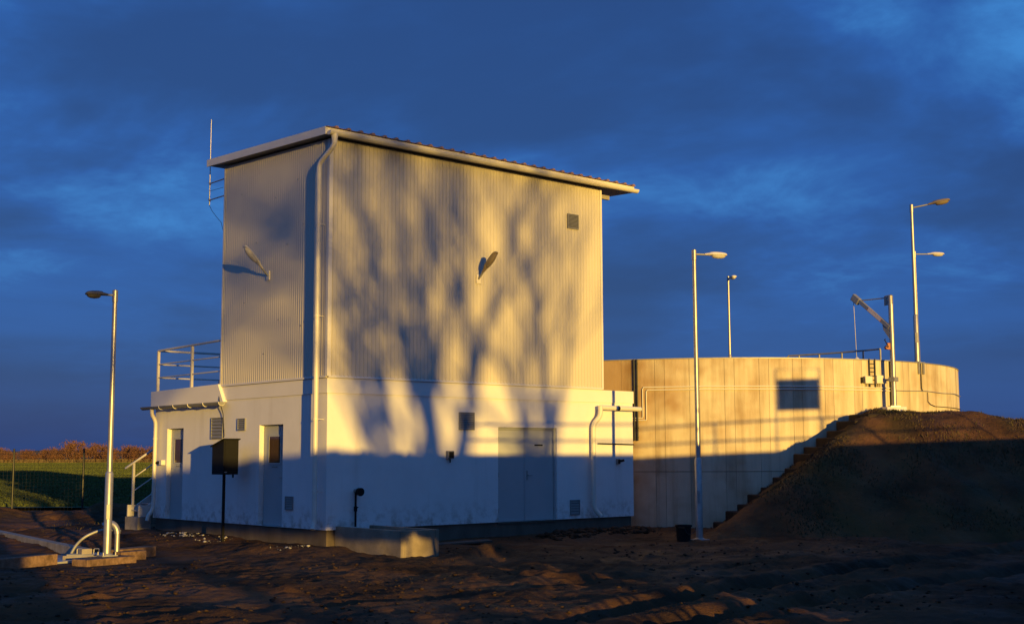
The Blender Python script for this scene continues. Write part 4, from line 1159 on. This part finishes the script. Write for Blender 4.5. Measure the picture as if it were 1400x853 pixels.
# manhole cover plate, swan-neck vent and hose
mc = thing('manhole_cover', 'small steel manhole cover with lifting handles behind the left lamp post', 'cover', (-3.9, 2.1, -0.4))
MB().obox((-3.95, 2.15, -0.44), RT * 0.42, FW * 0.30, Vector((0, 0, 0.05))).build('frame', 'conc_kerb', mc, bevel=0.01)
MB().obox((-3.95, 2.15, -0.38), RT * 0.36, FW * 0.25, Vector((0, 0, 0.012))).build('plate', 'galv_dull', mc)
for s in (-1, 1):
    c = Vector((-3.95, 2.15, -0.37)) + RT * 0.16 * s - FW * 0.1
    MB().tube(bent([c - RT * 0.05, c - RT * 0.05 + Vector((0, 0, 0.10)), c + RT * 0.05 + Vector((0, 0, 0.10)), c + RT * 0.05], 0.02), 0.009, 6).build('lift_handle', 'galv', mc)
vb = Vector((-3.60, 1.95, -0.42)) + RT * 0.10
vp = thing('vent_pipe', 'shiny swan neck vent pipe standing behind the left lamp post', 'pipe', vb)
MB().tube([vb, vb + Vector((0, 0, 0.42))], 0.050, 14).build('riser', 'galv', vp, smooth=True)
cc = vb + Vector((0, 0, 0.42)) - RT * 0.16
MB().tube([cc + RT * 0.16 * math.cos(t) + Vector((0, 0, 0.20 * math.sin(t))) for t in np.linspace(0, math.pi * 0.72, 10)], 0.062, 14).build('elbow', 'galv', vp, smooth=True)
hs = [vb + RT * 0.02 + Vector((0, 0, 0.46)) + FW * 0.14, vb - RT * 0.20 + Vector((0, 0, 0.50)) + FW * 0.13, vb - RT * 0.42 + Vector((0, 0, 0.47)) + FW * 0.11, vb - RT * 0.64 + Vector((0, 0, 0.36)), vb - RT * 0.80 + Vector((0, 0, 0.20)), vb - RT * 0.92 + Vector((0, 0, -0.04))]
tag(MB().tube(bent(hs, 0.15), 0.028, 10).build('curved_pipe', 'galv_dull', None, smooth=True), 'thin pale pipe arching left of the swan neck vent', 'pipe')

# ------------------------------------------------------------------ wire fence at the edge of the field
fn = thing('wire_fence', 'dark wire mesh fence between the yard and the green field', 'fence', (2.6, 21.3, -0.4))
f0, fd = Vector((3.51, 20.49, -0.36)), Vector((-1.79, 1.558, 0))
for i in range(-2, 6):
    p = f0 + fd * i
    MB().tube([p - Vector((0, 0, 0.3)), p + Vector((0, 0, 2.14))], 0.035, 8).build('post', 'fencepost', fn)
pa, pb = f0 - fd * 2, f0 + fd * 5
for k in range(18):
    z = Vector((0, 0, 0.06 + k * 0.118))
    MB().tube([pa + z, pb + z], 0.0035, 4, False).build('wire', 'wire', fn)
m = MB(); dl = (pb - pa)
nn = int(dl.length / 0.13)
for i in range(nn):
    p = pa + dl * (i / nn)
    m.tube([p + Vector((0, 0, 0.06)), p + Vector((0, 0, 2.07))], 0.0025, 3, False)
stuff(m.build('mesh_wires', 'wire', fn))

# ------------------------------------------------------------------ far tree line
def twig_crown(seed, N, rx, rz_, zc_):
    rg = np.random.default_rng(seed)
    # clumps
    nc = 26
    ca = rg.random(nc) * 6.283; cr = rx * 0.75 * np.sqrt(rg.random(nc)); cz = zc_ + rz_ * (rg.random(nc) * 1.7 - 0.95) * np.sqrt(np.clip(1 - (cr / rx) ** 2, 0.1, 1))
    k = rg.integers(0, nc, N)
    P = np.stack([cr[k] * np.cos(ca[k]), cr[k] * np.sin(ca[k]), cz[k]], -1) + rg.normal(size=(N, 3)) * np.array([rx * .20, rx * .20, rz_ * .18])
    P[:, 2] = np.maximum(P[:, 2], 0.2)
    dirv = rg.normal(size=(N, 3)); dirv[:, 2] = np.abs(dirv[:, 2]) + 0.4
    dirv /= np.linalg.norm(dirv, axis=1)[:, None]
    sd_ = np.cross(dirv, rg.normal(size=(N, 3))); sd_ /= np.linalg.norm(sd_, axis=1)[:, None] + 1e-6
    L_ = (0.35 + 0.5 * rg.random(N))[:, None]
    V = np.stack([P - sd_ * 0.11, P + sd_ * 0.11, P + dirv * L_], 1).reshape(-1, 3)
    return V, np.arange(N * 3).reshape(-1, 3)
crowns = [np_mesh('crown', *twig_crown(50 + i, 2600, 3.4 + 0.4 * i, 2.9, 3.0), 'twig') for i in range(3)]
trk = MB()
trk.tube([(0, 0, -0.3), (0.1, 0.1, 1.2), (0.05, -0.1, 3.2)], [0.24, 0.18, 0.08], 7)
for a in range(5):
    trk.tube([(0.05, 0, 1.0 + 0.3 * a), (0.9 * math.cos(a * 1.3), 0.9 * math.sin(a * 1.3), 2.3 + 0.3 * a), (1.6 * math.cos(a * 1.3), 1.6 * math.sin(a * 1.3), 3.8 + 0.3 * a)], [0.10, 0.06, 0.02], 5)
trunk_me = trk.mesh('trunk', M['bark'])
# (lateral metres, distance, height scale, width scale)
TL = [(-193, 452, 0.90, 1.0), (-186, 450, 0.78, 1.0), (-181, 455, 0.96, 1.0), (-175.5, 448, 0.74, 0.9), (-170, 452, 0.80, 1.0), (-165, 458, 0.86, 1.0),
      (-160, 450, 0.82, 0.9), (-153.5, 451, 1.30, 1.25), (-147, 456, 1.22, 1.15), (-141, 450, 0.98, 1.0), (-136, 457, 1.05, 1.0), (-131, 451, 1.0, 0.9), (-126.5, 456, 1.1, 1.0),
      (-121, 452, 0.92, 0.9), (-115, 455, 0.78, 1.0), (-110, 449, 0.62, 1.0), (-130, 470, 0.9, 1.2), (-104, 452, 0.95, 1.0), (-168, 470, 0.95, 1.3), (-118, 475, 0.75, 1.2)]
notes = ['at the left edge of the far tree line', 'second from the left edge in the far tree line', 'taller, third from the left edge in the far tree line', 'low, fourth from the left edge in the far tree line',
         'fifth from the left edge in the far tree line', 'sixth from the left edge in the far tree line', 'just left of the tallest far tree', 'tallest and widest in the far tree line',
         'second tallest, right behind the tallest far tree', 'right of the two tallest far trees', 'right of the second dark fence post', 'left of the lamp post in the far tree line',
         'directly behind the left lamp post, far off', 'right of the left lamp post, far off', 'low, between lamp post and stair rail', 'lowest, left of the stair handrail',
         'in the second row behind the lamp post', 'beside the building corner above the stair rail', 'in the second row left of the tallest tree', 'in the second row near the stair handrail']
random.seed(9)
for i, (l, d, hs_, ws) in enumerate(TL):
    p = cw(l, d, FZ)
    t = thing('bare_tree', 'reddish brown bare tree ' + notes[i], 'tree', p, 'far tree line')
    rot = random.random() * 6.28
    for nm, me in (('crown', crowns[i % 3]), ('trunk', trunk_me)):
        o = bpy.data.objects.new(nm, me); COL.objects.link(o); o.parent = t
        o.rotation_euler = (0, 0, rot); o.scale = (ws, ws, hs_)

# ------------------------------------------------------------------ inferred trees, rail and board, plus unseen casters added for shade
S2 = Vector((math.cos(SUN_AZ), math.sin(SUN_AZ), 0)); TE = math.tan(SUN_EL)
WYZ = -17.3  # unseen wall added here to cast the level shade line
bw = thing('shade_wall', 'long straight unseen wall added right of the frame, shading the walls', 'wall', (9, WYZ, -0.4))
xs = [-2.6 + 2.2 * i for i in range(13)]
for xa, xb in zip(xs[:-1], xs[1:]):
    MB().box(xa + 0.004, xb - 0.004, WYZ - 0.3, WYZ, -0.8, 2.54).build('wall_panel', 'tank', bw)
gd_ = thing('guard_rail', 'steel guard rail on the added wall, its shadow lines crossing the tank', 'railing', (9, WYZ - 0.15, 2.54))
for z in (2.865, 3.30):
    MB().tube([(-1.5, WYZ - 0.15, z - (0.10 if z > 3 else 0)), (12.5, WYZ - 0.15, z + (0.12 if z > 3 else 0))], 0.026, 8).build('rail', 'galv_dull', gd_)
for x in (-1.5, 1.3, 4.1, 6.9, 9.75, 12.5):
    MB().tube([(x, WYZ - 0.15, 2.54), (x, WYZ - 0.15, 3.38)], 0.024, 8).build('post', 'galv_dull', gd_)
sg = thing('board', 'square board held in a frame above the guard rail, shading the tank', 'board', (9, WYZ - 0.15, 2.54))
MB().box(8.47, 9.64, WYZ - 0.20, WYZ - 0.16, 3.60, 4.42).build('panel', 'louvre', sg)
MB().tube([(8.44, WYZ - 0.15, 2.54), (8.44, WYZ - 0.15, 4.68), (9.68, WYZ - 0.15, 4.68), (9.68, WYZ - 0.15, 2.54)], 0.022, 8).build('frame', 'galv_dull', sg)

# unseen shrubs added to shade the lower walls and the slab
def leaf_ball(seed, N, rx, ry, z0, z1):
    rg = np.random.default_rng(seed)
    u = rg.random((N, 3)) * 2 - 1
    e_ = np.abs(u[:, 0]) ** 4 + np.abs(u[:, 1]) ** 4 + np.abs(u[:, 2]) ** 6
    u = u[e_ < 1]; N = len(u)
    zc_, zh = (z0 + z1) / 2, (z1 - z0) / 2
    P = u * np.array([rx, ry, zh]) + np.array([0, 0, zc_])
    P[:, 2] += 0.10 * (vnoise(P[:, 0] * 2.2 + seed, P[:, 1] * 2.2, seed) - 0.5) * (P[:, 2] > zc_)
    P[:, 2] += 0.35 * (vnoise(P[:, 0] * 2.2 + seed + 40, P[:, 1] * 2.2, seed) - 0.3) * (P[:, 2] < zc_)
    a = rg.normal(size=(N, 3)); a /= np.linalg.norm(a, axis=1)[:, None]
    b = np.cross(a, rg.normal(size=(N, 3))); b /= np.linalg.norm(b, axis=1)[:, None]
    s_ = 0.07
    return np.stack([P - a * s_, P + b * s_, P + a * s_, P - b * s_], 1).reshape(-1, 3), np.arange(N * 4).reshape(-1, 4)
def shrub(label, x, y, rx, z0, z1, seed):
    t = thing('added_shrub', label, 'shrub', (x, y, -0.4), 'unseen shrubs added for shade')
    V, Fq = leaf_ball(seed, 5200, rx, 0.7, z0, z1)
    V[:, 0] += x; V[:, 1] += y
    link('crown', np_mesh('crown', V, Fq, 'shade_leaf'), t)
    m = MB()
    for k in range(3):
        m.tube([(x + 0.1 * k, y, -0.6), (x + 0.3 * (k - 1), y + 0.1, z0 + 0.5)], [0.04, 0.025], 6)
    m.build('stem', 'bark', t)
shrub('added unseen shrub on clear stems, shading the far part of the left wall', -9.3, -26, 0.75, 1.60, 3.06, 1)
shrub('added unseen shrub on clear stems, shading the middle of the left wall', -8.15, -26, 0.75, 1.50, 3.10, 2)
shrub('added unseen shrub on clear stems, shading the building corner', -6.9, -24.6, 0.72, 1.40, 3.03, 3)
shrub('added unseen shrub on clear stems, shading the wall beside the trough', -5.2, -21.0, 0.75, 1.08, 2.80, 4)
shrub('added unseen shrub on clear stems, next to the added wall end', -3.7, -19.3, 0.80, 0.95, 2.66, 5)

shrub('added unseen shrub low to the ground behind the camera, shading the slab', -14.2, -26.0, 0.8, 0.0, 3.05, 6)  # unseen low shrubs added to keep sun off the field and slab
shrub('added unseen shrub low to the ground behind the camera, farthest from the added wall', -15.7, -26.4, 0.8, 0.0, 3.10, 7)

# bare trees
def grow(m, p, dv, L_, r_, depth, rg, tw):
    segs = 3
    pts, rs = [p], [r_]
    d_ = dv.copy()
    for i in range(segs):
        d_ = (d_ + Vector((rg.gauss(0, .10), rg.gauss(0, .10), rg.gauss(0.04, .06)))).normalized()
        pts.append(pts[-1] + d_ * (L_ / segs)); rs.append(r_ * (1 - 0.4 * (i + 1) / segs))
    m.tube(pts, rs, 6 if r_ > 0.05 else 4, False)
    if depth == 0:
        return
    nb = 3 if depth > 1 else 4
    for k in range(nb):
        i = rg.randint(1, segs) if k else segs
        a = Vector((rg.gauss(0, 1), rg.gauss(0, 1), rg.gauss(0.25, .5))).normalized()
        nd = (d_ * (1.0 if k == 0 else 0.8) + a * (0.28 if k == 0 else 0.58)).normalized()
        grow(m, pts[i], nd, L_ * rg.uniform(0.62, 0.82), rs[i] * (0.86 if k == 0 else 0.60), depth - 1, rg, tw)
def big_tree(label, x, y, H, r_, seed, lean=(0, 0), depth=4):
    rg = random.Random(seed)
    t = thing('bare_tree', label, 'tree', (x, y, -0.4), 'trees behind the camera')
    m = MB()
    p0 = Vector((x, y, -0.5)); dv = Vector((lean[0], lean[1], 1)).normalized()
    fork = H * 0.30
    m.tube([p0, p0 + dv * fork * 0.5, p0 + dv * fork], [r_ * 1.15, r_, r_ * 0.9], 9, False)
    m.build('trunk', 'bark', t)
    c_ = MB()
    for k in range(4):
        a = 6.283 * k / 4 + rg.random()
        grow(c_, p0 + dv * fork * (0.82 + 0.06 * k), Vector((0.30 * math.cos(a), 0.30 * math.sin(a), 1)).normalized(), H * 0.24, r_ * 0.70, depth, rg, None)
    me = bpy.data.meshes.new('crown'); me.from_pydata(c_.v, [], c_.f); me.materials.append(M['bark'])
    link('crown', me, t)
TD = 62.0
def tree_at(X, **k):
    p = Vector((X, 0, 0)) - S2 * TD
    return p.x, p.y
for X, H, r_, seed, lean, dep_, lab in ((1.9, 15.5, 0.28, 31, (-0.02, 0), 5, 'bare tree behind the camera, leftmost branch shadow on the right wall'),
                                        (3.1, 16.0, 0.36, 32, (0.015, 0), 5, 'bare tree behind the camera, thickest trunk shadow on the right wall'),
                                        (5.9, 15.0, 0.24, 33, (0.0, 0), 5, 'bare tree behind the camera, trunk shadow reaching the double door'),
                                        (-3.4, 15.5, 0.26, 34, (0.03, 0), 5, 'bare tree behind the camera, shading the left ribbed wall')):
    x, y = tree_at(X)
    big_tree(lab, x, y, H, r_, seed, lean, dep_)
